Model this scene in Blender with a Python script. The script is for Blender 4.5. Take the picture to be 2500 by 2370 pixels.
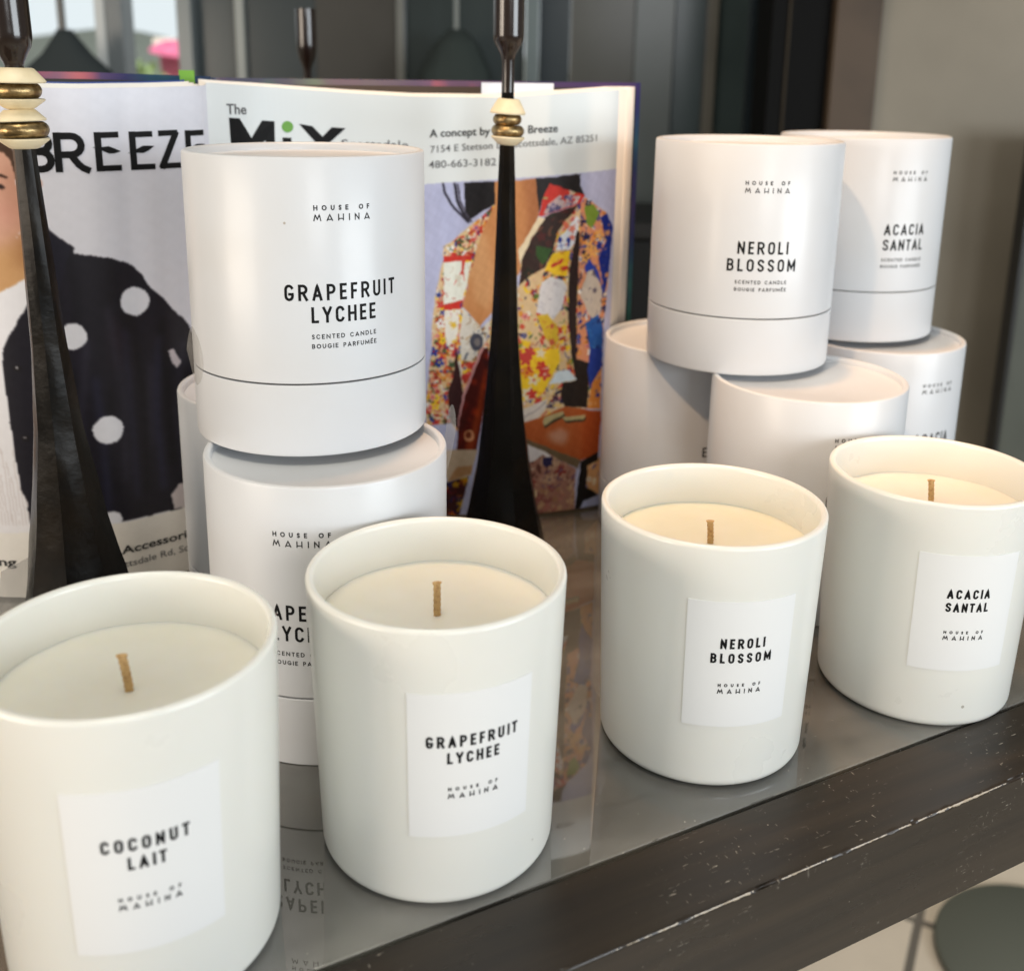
import bpy, bmesh, math, random
import numpy as np
from mathutils import Vector, Matrix
for o in list(bpy.data.objects):
    bpy.data.objects.remove(o)
SC = bpy.context.scene
COL = SC.collection
PI = math.pi
R_ = math.radians

# ------------------------------------------------------------------ camera
EYE = 0.23678
cam_d = bpy.data.cameras.new('camera')
cam = bpy.data.objects.new('camera', cam_d)
COL.objects.link(cam)
pit, rol = 0.2557, 0.01361
fwd = Vector((0, math.cos(pit), -math.sin(pit)))
up0 = Vector((0, math.sin(pit), math.cos(pit)))
ri0 = Vector((1, 0, 0))
ri = ri0*math.cos(rol) + up0*math.sin(rol)
up = up0*math.cos(rol) - ri0*math.sin(rol)
M = Matrix((ri, up, -fwd)).transposed().to_4x4()
M.translation = Vector((0, 0, EYE))
cam.matrix_world = M
cam_d.sensor_width = 36
cam_d.sensor_fit = 'HORIZONTAL'
cam_d.lens = 37.338
cam_d.shift_x = 0.0051
cam_d.shift_y = -0.1229
cam_d.clip_start = 0.01
cam_d.clip_end = 200
cam_d.dof.use_dof = True
cam_d.dof.focus_distance = 0.385
cam_d.dof.aperture_fstop = 11.0
SC.camera = cam

# ------------------------------------------------------------------ world, lamps, exposure
W = bpy.data.worlds.new('World')
SC.world = W
W.use_nodes = True
bg = W.node_tree.nodes['Background']
bg.inputs[0].default_value = (0.98, 0.98, 0.96, 1)
bg.inputs[1].default_value = 0.28

def lamp(name, kind, loc, target, power, color, **kw):
    d = bpy.data.lights.new(name, kind)
    o = bpy.data.objects.new(name, d)
    COL.objects.link(o)
    o.location = loc
    o.rotation_euler = (Vector(target) - Vector(loc)).to_track_quat('-Z', 'Y').to_euler()
    d.energy = power
    d.color = color
    for k, v in kw.items():
        setattr(d, k, v)
    return o

# shop window behind the photographer, to the right
lamp('window_light', 'AREA', (0.62, -1.55, 0.60), (0.0, 0.42, 0.08), 8.5, (0.95, 0.975, 1.0), shape='RECTANGLE', size=0.55, size_y=0.42)
# daylight through the wide shop front on the right; on the left an added warm fill, source unseen
lamp('daylight_right', 'AREA', (1.40, -0.55, 0.26), (0.05, 0.42, 0.10), 17, (0.88, 0.95, 1.0), shape='RECTANGLE', size=1.0, size_y=0.5)
lamp('fill_left', 'AREA', (-1.3, -0.50, 0.26), (0.05, 0.44, 0.1), 15, (1.0, 0.86, 0.71), shape='RECTANGLE', size=0.8, size_y=0.5)
# warm ceiling spots: one from the front left on the right-hand stack, one straight down on the lids
lamp('track_spot', 'SPOT', (-0.385, -0.19, 1.05), (0.165, 0.545, 0.13), 22, (1.0, 0.68, 0.42), spot_size=R_(14.5), spot_blend=0.4, shadow_soft_size=0.025)
lamp('ceiling_spot', 'SPOT', (0.02, 0.60, 1.65), (0.065, 0.535, 0.15), 52, (1.0, 0.52, 0.22), spot_size=R_(18), spot_blend=0.45, shadow_soft_size=0.05)
lamp('overhead_fill', 'AREA', (-0.15, 0.12, 1.45), (-0.05, 0.36, 0.05), 7.5, (1.0, 0.93, 0.78), shape='RECTANGLE', size=0.5, size_y=0.5)  # unseen soft fill added above the front row to lift wax and jar tops
lamp('floor_fill', 'SPOT', (0.85, 0.70, 1.5), (0.64, 1.10, -0.75), 60, (1.0, 0.88, 0.72), spot_size=R_(24), spot_blend=0.6, shadow_soft_size=0.05)  # added lamp with no visible source, brightens the tiles at lower right
# daylight on the street outside the window
lamp('street_daylight', 'SPOT', (-2.0, 3.6, 5.5), (-2.2, 9.0, 0.0), 2600, (1.0, 0.97, 0.92), spot_size=R_(75), spot_blend=0.3, shadow_soft_size=0.2)

SC.view_settings.view_transform = 'Standard'
SC.view_settings.look = 'None'
SC.view_settings.exposure = 0.0
SC.view_settings.gamma = 1.0
SC.view_settings.use_curve_mapping = False
SC.cycles.use_denoising = True
SC.cycles.max_bounces = 10
SC.cycles.transparent_max_bounces = 12
SC.cycles.caustics_reflective = False
SC.cycles.caustics_refractive = False

# ------------------------------------------------------------------ helpers
def s2l(*c):
    r = []
    for v in c:
        v /= 255.0
        r.append(v/12.92 if v <= 0.04045 else ((v + 0.055)/1.055)**2.4)
    return tuple(r)

def srgb_arr(a):
    a = np.asarray(a, float)/255.0
    return np.where(a <= 0.04045, a/12.92, ((a + 0.055)/1.055)**2.4)

def own_coords(nt):
    """object coordinates shifted by where the thing stands, so that copies do not share their marks"""
    tc = nt.nodes.new('ShaderNodeTexCoord')
    oi = nt.nodes.new('ShaderNodeObjectInfo')
    v = nt.nodes.new('ShaderNodeVectorMath')
    v.operation = 'MULTIPLY_ADD'
    v.inputs[1].default_value = (7, 11, 13)
    nt.links.new(oi.outputs['Location'], v.inputs[0])
    nt.links.new(tc.outputs['Object'], v.inputs[2])
    return v

def mat(name, col, rough=0.5, metal=0.0, spec=0.5, coat=0.0, coat_r=0.1, bump=None, var=None, sss=0.0, sss_r=(0.003, 0.0022, 0.0015), ior=1.5):
    m = bpy.data.materials.new(name)
    m.use_nodes = True
    nt = m.node_tree
    b = nt.nodes['Principled BSDF']
    b.inputs['Base Color'].default_value = (*col, 1)
    b.inputs['Roughness'].default_value = rough
    b.inputs['Metallic'].default_value = metal
    b.inputs['Specular IOR Level'].default_value = spec
    b.inputs['IOR'].default_value = ior
    b.inputs['Coat Weight'].default_value = coat
    b.inputs['Coat Roughness'].default_value = coat_r
    if sss:
        b.inputs['Subsurface Weight'].default_value = sss
        b.inputs['Subsurface Radius'].default_value = tuple(x/0.003 for x in sss_r)
        b.inputs['Subsurface Scale'].default_value = 0.003
    if bump or var:
        tc = own_coords(nt)
    if var:   # (scale, darker colour, low, high): mottled wear in the surface colour
        n = nt.nodes.new('ShaderNodeTexNoise')
        n.inputs['Scale'].default_value = var[0]
        n.inputs['Detail'].default_value = 6
        nt.links.new(tc.outputs[0], n.inputs['Vector'])
        r = nt.nodes.new('ShaderNodeMapRange')
        r.inputs['From Min'].default_value = var[2]
        r.inputs['From Max'].default_value = var[3]
        nt.links.new(n.outputs['Fac'], r.inputs['Value'])
        x = nt.nodes.new('ShaderNodeMix')
        x.data_type = 'RGBA'
        x.inputs['A'].default_value = (*col, 1)
        x.inputs['B'].default_value = (*var[1], 1)
        nt.links.new(r.outputs['Result'], x.inputs['Factor'])
        nt.links.new(x.outputs['Result'], b.inputs['Base Color'])
    if bump:  # (scale, strength, distance)
        n2 = nt.nodes.new('ShaderNodeTexNoise')
        n2.inputs['Scale'].default_value = bump[0]
        n2.inputs['Detail'].default_value = 5
        nt.links.new(tc.outputs[0], n2.inputs['Vector'])
        bp = nt.nodes.new('ShaderNodeBump')
        bp.inputs['Strength'].default_value = bump[1]
        bp.inputs['Distance'].default_value = bump[2]
        nt.links.new(n2.outputs['Fac'], bp.inputs['Height'])
        nt.links.new(bp.outputs['Normal'], b.inputs['Normal'])
    return m

def mesh(name, verts, faces, m=None, parent=None, smooth=False, loc=None):
    me = bpy.data.meshes.new(name)
    me.from_pydata([tuple(v) for v in verts], [], faces)
    me.update()
    o = bpy.data.objects.new(name, me)
    COL.objects.link(o)
    if m is not None:
        me.materials.append(m)
    if smooth:
        for p in me.polygons:
            p.use_smooth = True
    if parent is not None:
        o.parent = parent
    if loc is not None:
        o.location = loc
    return o

def from_bm(name, bm, m=None, parent=None, smooth=False):
    bmesh.ops.recalc_face_normals(bm, faces=bm.faces)
    me = bpy.data.meshes.new(name)
    bm.to_mesh(me)
    bm.free()
    o = bpy.data.objects.new(name, me)
    COL.objects.link(o)
    if m is not None:
        me.materials.append(m)
    if smooth:
        for p in me.polygons:
            p.use_smooth = True
    if parent is not None:
        o.parent = parent
    return o

def auto_smooth(o, ang=35):
    me = o.data
    for p in me.polygons:
        p.use_smooth = True
    bm = bmesh.new()
    bm.from_mesh(me)
    for e in bm.edges:
        if len(e.link_faces) == 2 and e.calc_face_angle(0) > R_(ang):
            e.smooth = False
    bm.to_mesh(me)
    bm.free()
    return o

def thing(name, label, cat, loc=(0, 0, 0), rotz=0.0, group=None):
    o = bpy.data.objects.new(name, None)
    COL.objects.link(o)
    o.empty_display_size = 0.02
    o.location = loc
    o.rotation_euler = (0, 0, rotz)
    return tag(o, label, cat, group)

def tag(o, label, cat, group=None):
    o['label'] = label
    o['category'] = cat
    if group:
        o['group'] = group
    return o

def structure(o):
    o['kind'] = 'structure'
    return o

def lathe(name, prof, seg, m, parent, closed_ends=True):
    """surface of revolution about Z from (radius, z) pairs; radius 0 makes a pole"""
    V, Fc, rows = [], [], []
    for r, z in prof:
        if r < 1e-9:
            rows.append([len(V)])
            V.append((0, 0, z))
        else:
            rows.append(list(range(len(V), len(V) + seg)))
            for k in range(seg):
                a = 2*PI*k/seg
                V.append((r*math.cos(a), r*math.sin(a), z))
    for A, B in zip(rows[:-1], rows[1:]):
        for k in range(seg):
            k2 = (k + 1) % seg
            if len(A) == 1 and len(B) == 1:
                continue
            if len(A) == 1:
                Fc.append((A[0], B[k2], B[k]))
            elif len(B) == 1:
                Fc.append((A[k], A[k2], B[0]))
            else:
                Fc.append((A[k], A[k2], B[k2], B[k]))
    o = mesh(name, V, Fc, m, parent)
    bm = bmesh.new()
    bm.from_mesh(o.data)
    bmesh.ops.recalc_face_normals(bm, faces=bm.faces)
    bm.to_mesh(o.data)
    bm.free()
    return auto_smooth(o, 40)

def box(bm, x0, x1, y0, y1, z0, z1, bev=0.0, seg=2):
    r = bmesh.ops.create_cube(bm, size=1.0)
    vs = r['verts']
    for v in vs:
        v.co = Vector((x0 if v.co.x < 0 else x1, y0 if v.co.y < 0 else y1, z0 if v.co.z < 0 else z1))
    if bev > 0:
        es = list({e for v in vs for e in v.link_edges})
        bmesh.ops.bevel(bm, geom=es, offset=bev, segments=seg, affect='EDGES', profile=0.6)

def box_obj(name, x0, x1, y0, y1, z0, z1, m, parent=None, bev=0.0):
    bm = bmesh.new()
    box(bm, x0, x1, y0, y1, z0, z1, bev)
    return from_bm(name, bm, m, parent)

# ------------------------------------------------------------------ stroke lettering
def el(cx, cy, rx, ry, a0, a1, n=9):
    return [(cx + rx*math.cos(R_(a0 + (a1 - a0)*i/(n - 1))), cy + ry*math.sin(R_(a0 + (a1 - a0)*i/(n - 1)))) for i in range(n)]

def glyph(c, w, q, logo=False):
    """centre-line strokes of one capital in a box w wide and 1 tall; q = height of the round ends"""
    h = w/2
    if c == 'A':
        by = 0.17 if logo else 0.27
        return [[(0, 0), (h, 1), (w, 0)], [(h*by, by), (w - h*by, by)]]
    if c == 'B':
        return [[(0, 0), (0, 1)], [(0, 1), (w*.45, 1)] + el(w*.45, .76, w*.47, .24, 90, -90) + [(0, .52)], [(w*.5, .52)] + el(w*.5, .26, w*.5, .26, 90, -90) + [(0, 0)]]
    if c in 'CG':
        o_ = 22 if q < .45 else 40
        top = el(h, 1 - q, h, q, o_, 180, 12)
        if c == 'C':
            return [top + el(h, q, h, q, 180, 360 - o_, 12)]
        top = el(h, 1 - q, h, q, 30 if q < .45 else 42, 180, 12)
        return [top + el(h, q, h, q, 180, 360, 12) + [(w, .40), (h*1.15, .40)]]
    if c == 'D':
        return [[(0, 0), (0, 1)], [(0, 1), (w*.4, 1)] + el(w*.4, 1 - min(q*1.2, .5), w*.6, min(q*1.2, .5), 90, 0) + el(w*.4, min(q*1.2, .5), w*.6, min(q*1.2, .5), 0, -90) + [(0, 0)]]
    if c == 'E':
        return [[(w, 1), (0, 1), (0, 0), (w, 0)], [(0, .51), (w*.88, .51)]]
    if c == 'É':
        return glyph('E', w, q) + [[(w*.45, 1.16), (w*.8, 1.34)]]
    if c == 'F':
        return [[(w, 1), (0, 1), (0, 0)], [(0, .49), (w*.86, .49)]]
    if c == 'H':
        by = 0.26 if logo else 0.5
        return [[(0, 0), (0, 1)], [(w, 0), (w, 1)], [(0, by), (w, by)]]
    if c == 'I':
        return [[(0, 0), (0, 1)]]
    if c == 'L':
        return [[(0, 1), (0, 0), (w, 0)]]
    if c == 'M':
        if logo:
            return [[(0, 0), (w*.2, 1), (w*.5, .22), (w*.8, 1), (w, 0)]]
        return [[(0, 0), (0, 1), (h, .2), (w, 1), (w, 0)]]
    if c == 'N':
        return [[(0, 0), (0, 1), (w, 0), (w, 1)]]
    if c == 'O':
        return [el(h, 1 - q, h, q, 0, 180, 13) + el(h, q, h, q, 180, 360, 13) + [(w, 1 - q)]]
    if c == 'P':
        return [[(0, 0), (0, 1)], [(0, 1), (w*.5, 1)] + el(w*.5, .73, w*.5, .27, 90, -90) + [(0, .46)]]
    if c == 'R':
        return [[(0, 0), (0, 1)], [(0, 1), (w*.48, 1)] + el(w*.48, .74, w*.5, .26, 90, -90) + [(0, .48)], [(w*.5, .48), (w, 0)]]
    if c == 'S':
        r = .25
        return [el(h, 1 - r, h, r, 22, 180, 10) + [(w*.03, .68), (w*.16, .60), (h, .505), (w*.84, .41), (w*.97, .33)] + el(h, r, h, r, 0, -158, 10)]
    if c == 'T':
        return [[(0, 1), (w, 1)], [(h, 1), (h, 0)]]
    if c == 'U':
        return [[(0, 1)] + el(h, q, h, q, 180, 360, 13) + [(w, 1)]]
    if c == 'Y':
        return [[(0, 1), (h, .44), (w, 1)], [(h, .44), (h, 0)]]
    if c == 'Z':
        return [[(0, 1), (w, 1), (0, 0), (w, 0)]]
    return []

COND = dict(A=.60, B=.55, C=.55, D=.56, E=.44, F=.42, G=.56, H=.56, I=.15, L=.44, M=.72, N=.57, O=.56, P=.54, R=.57, S=.53, T=.50, U=.54, Y=.58, Z=.5)
WIDE = dict(A=.86, B=.66, C=.84, D=.80, E=.60, F=.56, G=.90, H=.80, I=.18, L=.54, M=1.02, N=.86, O=.94, P=.62, R=.66, S=.56, T=.68, U=.76, Y=.8, Z=.7)
WIDE['É'] = .60
LOGO = dict(A=.92, H=.86, I=.13, M=1.13, N=.76)

def ribbon(P, t, step):
    """flat outlined stroke: list of (left, right) point pairs along the polyline, mitred"""
    P = [np.array(p, float) for p in P]
    Q = [P[0]]
    for a, b in zip(P[:-1], P[1:]):
        L = np.linalg.norm(b - a)
        if L < 1e-7:
            continue
        n = max(1, int(math.ceil(L/step)))
        for i in range(1, n + 1):
            Q.append(a + (b - a)*i/n)
    out = []
    for i, p in enumerate(Q):
        d0 = Q[i] - Q[i-1] if i > 0 else Q[1] - Q[0]
        d1 = Q[i+1] - Q[i] if i < len(Q) - 1 else d0
        d0 = d0/np.linalg.norm(d0)
        d1 = d1/np.linalg.norm(d1)
        n0 = np.array([-d0[1], d0[0]])
        n1 = np.array([-d1[1], d1[0]])
        nm = n0 + n1
        l = np.linalg.norm(nm)
        if l < 0.3:
            nm, k = n0, 1.0
        else:
            nm = nm/l
            k = min(1.0/max(0.3, float(nm @ n0)), 1.9)
        e = np.zeros(2)
        if i == 0:
            e = -d0*t/2*0.98
        if i == len(Q) - 1:
            e = d1*t/2*0.98
        out.append((p + e + nm*k*t/2, p + e - nm*k*t/2))
    return out

def text_geo(V, Fc, txt, width, cap, x_c, y, thick, table, q, place, logo=False, gap=0.55, step=0.0008):
    """lay txt centred on x_c with baseline y; place(x, y, lift) turns text metres into 3D"""
    t = thick*cap
    hh = cap - t
    ws = [table.get(c, 0.5)*cap if c != ' ' else gap*cap for c in txt]
    ink = sum(ws)
    tr = (width - ink)/max(1, len(txt) - 1)
    x = x_c - width/2
    k = 0
    for c, w in zip(txt, ws):
        if c != ' ':
            ww = max(0.0, w - t)
            for st in glyph(c, ww/hh, q, logo):
                k += 1
                P = [(x + t/2 + px*hh, y + t/2 + py*hh) for px, py in st]
                prs = ribbon(P, t, step)
                base = len(V)
                for a, b in prs:
                    V.append(place(a[0], a[1], 0.000004*(k % 5)))
                    V.append(place(b[0], b[1], 0.000004*(k % 5)))
                for i in range(len(prs) - 1):
                    Fc.append((base + 2*i, base + 2*i + 1, base + 2*i + 3, base + 2*i + 2))
        x += w + tr

def font_geo(txt, size, bold=0.0):
    """2D outline mesh of upright text in the built-in font: (verts, faces, width)"""
    cu = bpy.data.curves.new('tmp', 'FONT')
    cu.body = txt
    cu.size = size
    cu.offset = bold*size
    cu.resolution_u = 3
    o = bpy.data.objects.new('tmp', cu)
    COL.objects.link(o)
    dg = bpy.context.evaluated_depsgraph_get()
    me = bpy.data.meshes.new_from_object(o.evaluated_get(dg))
    bm = bmesh.new()
    bm.from_mesh(me)
    bmesh.ops.triangulate(bm, faces=bm.faces)
    V = [(v.co.x, v.co.y) for v in bm.verts]
    Fc = [tuple(v.index for v in f.verts) for f in bm.faces]
    bm.free()
    bpy.data.objects.remove(o)
    bpy.data.curves.remove(cu)
    bpy.data.meshes.remove(me)
    return V, Fc

# ------------------------------------------------------------------ materials
def specks(m, scale, keep, size, col):
    """a few small flecks scattered over a surface"""
    nt = m.node_tree
    b = nt.nodes['Principled BSDF']
    tc = own_coords(nt)
    v = nt.nodes.new('ShaderNodeTexVoronoi')
    v.inputs['Scale'].default_value = scale
    nt.links.new(tc.outputs[0], v.inputs['Vector'])
    a = nt.nodes.new('ShaderNodeMath')
    a.operation = 'LESS_THAN'
    nt.links.new(v.outputs['Distance'], a.inputs[0])
    a.inputs[1].default_value = size
    s = nt.nodes.new('ShaderNodeSeparateColor')
    nt.links.new(v.outputs['Color'], s.inputs['Color'])
    c = nt.nodes.new('ShaderNodeMath')
    c.operation = 'GREATER_THAN'
    nt.links.new(s.outputs['Red'], c.inputs[0])
    c.inputs[1].default_value = keep
    d = nt.nodes.new('ShaderNodeMath')
    d.operation = 'MULTIPLY'
    nt.links.new(a.outputs[0], d.inputs[0])
    nt.links.new(c.outputs[0], d.inputs[1])
    x = nt.nodes.new('ShaderNodeMix')
    x.data_type = 'RGBA'
    src = b.inputs['Base Color']
    if src.is_linked:
        nt.links.new(src.links[0].from_socket, x.inputs['A'])
    else:
        x.inputs['A'].default_value = src.default_value
    x.inputs['B'].default_value = (*col, 1)
    nt.links.new(d.outputs[0], x.inputs['Factor'])
    nt.links.new(x.outputs['Result'], src)
def smudges(m, scale, lo, hi):
    """handled surface: the gloss varies in soft patches"""
    nt = m.node_tree
    tc = own_coords(nt)
    n = nt.nodes.new('ShaderNodeTexNoise')
    n.inputs['Scale'].default_value = scale
    n.inputs['Detail'].default_value = 6
    nt.links.new(tc.outputs[0], n.inputs['Vector'])
    r = nt.nodes.new('ShaderNodeMapRange')
    r.inputs['From Min'].default_value = .3
    r.inputs['From Max'].default_value = .7
    r.inputs['To Min'].default_value = lo
    r.inputs['To Max'].default_value = hi
    nt.links.new(n.outputs['Fac'], r.inputs['Value'])
    nt.links.new(r.outputs['Result'], nt.nodes['Principled BSDF'].inputs['Roughness'])
M_paper = mat('box_paper', (0.665, 0.68, 0.70), 0.42, coat=0.15, coat_r=0.18, bump=(700, 0.08, 0.0002), var=(30, (0.65, 0.655, 0.66), .45, .75))
specks(M_paper, 130, .975, .06, (0.42, 0.38, 0.33))
smudges(M_paper, 25, .34, .52)
M_gap = mat('lid_gap', (0.02, 0.02, 0.02), 0.9)
M_glass_w = mat('white_glass', (0.82, 0.813, 0.755), 0.30, coat=0.25, coat_r=0.07, sss=0.1, bump=(20, 0.02, 0.0006), var=(9, (0.81, 0.80, 0.737), .35, .75))
specks(M_glass_w, 90, .97, .07, (0.45, 0.42, 0.36))
smudges(M_glass_w, 22, .26, .36)
def wax_mat(name, c, d):
    return mat(name, c, 0.36, sss=0.55, sss_r=(0.005, 0.004, 0.0025), bump=(55, 0.30, 0.0009), var=(45, d, .4, .68))
M_wax = wax_mat('wax', (0.80, 0.785, 0.71), (0.77, 0.75, 0.66))
M_wax_y = wax_mat('yellow_wax', (0.77, 0.75, 0.615), (0.74, 0.715, 0.565))
M_label = mat('label_paper', (0.835, 0.835, 0.82), 0.55, bump=(1500, 0.05, 0.0001))
M_ink = mat('black_ink', (0.004, 0.004, 0.0045), 0.6, spec=0.2)
M_ink_grey = mat('grey_ink', (0.10, 0.10, 0.105), 0.5)
M_ink_dark = mat('dark_grey_ink', (0.016, 0.017, 0.016), 0.5)
M_ink_green = mat('green_ink', s2l(100, 160, 50), 0.5)
M_seal = bpy.data.materials.new('clear_seal')
M_seal.use_nodes = True
_nt = M_seal.node_tree
_b = _nt.nodes['Principled BSDF']
_b.inputs['Base Color'].default_value = (0.62, 0.60, 0.56, 1)
_b.inputs['Roughness'].default_value = 0.12
_b.inputs['Alpha'].default_value = 0.30

# ------------------------------------------------------------------ floor
M_floor = bpy.data.materials.new('floor_tile')
M_floor.use_nodes = True
nt = M_floor.node_tree
b = nt.nodes['Principled BSDF']
tc = nt.nodes.new('ShaderNodeTexCoord')
br = nt.nodes.new('ShaderNodeTexBrick')
br.offset = 0.0
br.inputs['Color1'].default_value = (0.70, 0.62, 0.51, 1)
br.inputs['Color2'].default_value = (0.68, 0.60, 0.495, 1)
br.inputs['Mortar'].default_value = (0.16, 0.145, 0.125, 1)
br.inputs['Scale'].default_value = 1.0
br.inputs['Mortar Size'].default_value = 0.006
br.inputs['Mortar Smooth'].default_value = 0.3
br.inputs['Brick Width'].default_value = 0.6
br.inputs['Row Height'].default_value = 0.6
nt.links.new(tc.outputs['Object'], br.inputs['Vector'])
nz = nt.nodes.new('ShaderNodeTexNoise')
nz.inputs['Scale'].default_value = 7
nz.inputs['Detail'].default_value = 8
nt.links.new(tc.outputs['Object'], nz.inputs['Vector'])
mr = nt.nodes.new('ShaderNodeMapRange')
mr.inputs['From Min'].default_value = 0.3
mr.inputs['From Max'].default_value = 0.75
mr.inputs['To Min'].default_value = 0.85
mr.inputs['To Max'].default_value = 1.06
nt.links.new(nz.outputs['Fac'], mr.inputs['Value'])
mx = nt.nodes.new('ShaderNodeMix')
mx.data_type = 'RGBA'
mx.blend_type = 'MULTIPLY'
mx.inputs['Factor'].default_value = 1
nt.links.new(br.outputs['Color'], mx.inputs['A'])
nt.links.new(mr.outputs['Result'], mx.inputs['B'])
nt.links.new(mx.outputs['Result'], b.inputs['Base Color'])
b.inputs['Roughness'].default_value = 0.35
fl = mesh('floor', [(-6, -6, 0), (6, -6, 0), (6, 6, 0), (-6, 6, 0)], [(0, 1, 2, 3)], M_floor)
fl.location = (0.5131, 1.0854, -0.75)
fl.rotation_euler = (0, 0, math.atan2(0.0758, 0.0400))
structure(fl)

# ------------------------------------------------------------------ shop behind
def gl(c, r=0.18, v=None):
    c = tuple(x*.82 for x in c)
    return mat('dark_panel', s2l(*c), r, spec=0.25, var=(2.5, tuple(x*0.6 for x in s2l(*c)), 0.42, 0.7))
part = thing('glass_partition', 'dark grey glass partition of tall narrow panels behind the open book', 'partition', (0, 1.6, -0.75))
H1 = 2.0
def pan(name, x0, x1, c, proud=0.0, r=0.22):
    box_obj(name, x0, x1 - 0.0015, -proud, 0.03, 0.001, H1, gl(c, r), part, 0.001)
for x0, x1, c, pr, n in [(-.473, -.451, (150, 160, 162), .03, 'mullion'), (-.451, -.395, (82, 92, 95), 0, 'panel'), (-.395, -.381, (190, 196, 192), .012, 'mullion'),
                      (-.381, -.281, (78, 86, 88), 0, 'panel'), (-.281, -.164, (92, 90, 85), .004, 'panel'), (-.164, -.152, (150, 152, 146), .012, 'mullion'),
                      (-.152, .021, (70, 80, 80), 0, 'panel'), (.021, .041, (128, 142, 144), .02, 'mullion'), (.041, .086, (58, 68, 73), 0, 'panel'),
                      (.086, .178, (92, 92, 84), .006, 'panel'), (.178, .235, (112, 120, 120), .01, 'panel'), (.235, .28, (84, 98, 102), 0, 'panel'),
                      (.28, .297, (132, 130, 122), .012, 'mullion'), (.297, .343, (80, 95, 97), 0, 'panel'), (.343, .46, (46, 57, 64), .004, 'panel')]:
    pan(n, x0, x1, c, pr)
cab = thing('low_cabinet', 'low black cabinet standing behind the book and boxes', 'cabinet', (0.12, 1.3, -0.75))
box_obj('body', -0.55, 0.27, 0.0, 0.22, 0.0, 0.80, mat('black_laminate', (0.006, 0.006, 0.006), 0.6, spec=0.2), cab, 0.003)
box_obj('top', -0.555, 0.275, -0.004, 0.224, 0.802, 0.822, mat('black_top', (0.010, 0.009, 0.008), 0.5, spec=0.25), cab, 0.003)

post = thing('dark_post', 'tall black post between the glass panels and the brown column', 'post', (0.340, 1.3, -0.75))
box_obj('core', -0.036, 0.033, 0.0, 0.08, 0, 2.0, mat('black_post', (0.003, 0.003, 0.003), 0.6, spec=0.1), post, 0.002)
box_obj('edge_strip', -0.017, -0.0145, -0.003, -0.0005, 0, 2.0, mat('bronze_strip', (0.03, 0.02, 0.008), 0.5, spec=0.2), post)
colm = box_obj('brown_column', 0.3745, 0.428, 1.285, 1.36, -0.75, 1.25, mat('brown_metal', s2l(84, 70, 57), 0.5, spec=0.25, var=(9, s2l(60, 50, 41), 0.4, 0.7)), None, 0.002)
tag(colm, 'tall brown square column left of the beige wall panel', 'column')
colm['kind'] = 'thing'
wallp = box_obj('beige_wall', 0.4285, 1.30, 1.30, 1.36, -0.75, 1.25, mat('beige_wall', s2l(152, 144, 130), 0.6, spec=0.3, var=(3, s2l(130, 123, 110), 0.4, 0.7), bump=(90, 0.1, 0.001)))
tag(wallp, 'plain beige grey wall panel at the right edge behind the boxes', 'wall')
wallp['kind'] = 'thing'
sidep = thing('side_panel', 'dark grey green panel standing in front of the beige wall at far right', 'panel', (0.0, 0.0, -0.75))
box_obj('board', 0.5865, 0.95, 1.20, 1.22, 0.0, 0.941, mat('grey_green_panel', s2l(84, 88, 80), 0.5, var=(4, s2l(66, 70, 64), 0.4, 0.7)), sidep, 0.002)
box_obj('edge_trim', 0.5815, 0.586, 1.198, 1.222, 0.0, 0.941, mat('black_trim', (0.008, 0.008, 0.008), 0.4), sidep)

# window with the street beyond
win = thing('shop_window', 'bright shop window with a slim white mullion at upper left', 'window', (0, 1.62, -0.75))
M_frame = mat('window_frame', s2l(200, 205, 205), 0.4)
M_frame_g = mat('window_frame_grey', s2l(120, 126, 128), 0.35)
box_obj('mullion', -0.600, -0.585, -0.02, 0.03, 0.8, 2.0, M_frame, win, 0.002)
box_obj('mullion', -0.5845, -0.560, -0.02, 0.03, 0.8, 2.0, M_frame_g, win, 0.002)
box_obj('sill', -1.3, -0.475, -0.03, 0.05, 0.76, 0.80, M_frame_g, win, 0.002)
box_obj('lower_panel', -1.3, -0.475, 0.0, 0.03, 0.0, 0.758, mat('window_lower_panel', s2l(90, 95, 95), 0.5), win, 0.002)
box_obj('jamb', -1.36, -1.302, -0.03, 0.05, 0.0, 2.0, M_frame_g, win, 0.002)

yard = mesh('street', [(-30, 2.2, -0.62), (8, 2.2, -0.62), (8, 40, -0.2), (-30, 40, -0.2)], [(0, 1, 2, 3)], mat('pale_paving', s2l(226, 214, 192), 0.8, var=(1.2, s2l(206, 196, 178), 0.4, 0.7)))
structure(yard)
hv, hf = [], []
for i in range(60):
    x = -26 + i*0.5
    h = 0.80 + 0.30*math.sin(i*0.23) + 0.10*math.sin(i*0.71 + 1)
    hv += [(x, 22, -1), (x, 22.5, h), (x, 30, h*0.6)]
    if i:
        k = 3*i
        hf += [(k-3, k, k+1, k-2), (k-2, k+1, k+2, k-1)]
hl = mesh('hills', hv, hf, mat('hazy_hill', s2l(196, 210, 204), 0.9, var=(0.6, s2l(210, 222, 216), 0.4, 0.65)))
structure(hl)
M_sky = bpy.data.materials.new('pale_sky')
M_sky.use_nodes = True
_e = M_sky.node_tree.nodes.new('ShaderNodeEmission')
_e.inputs[0].default_value = (0.84, 0.93, 0.96, 1)
_e.inputs[1].default_value = 0.95
M_sky.node_tree.links.new(_e.outputs[0], M_sky.node_tree.nodes['Material Output'].inputs['Surface'])
sv_, sf_ = [], []
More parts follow.
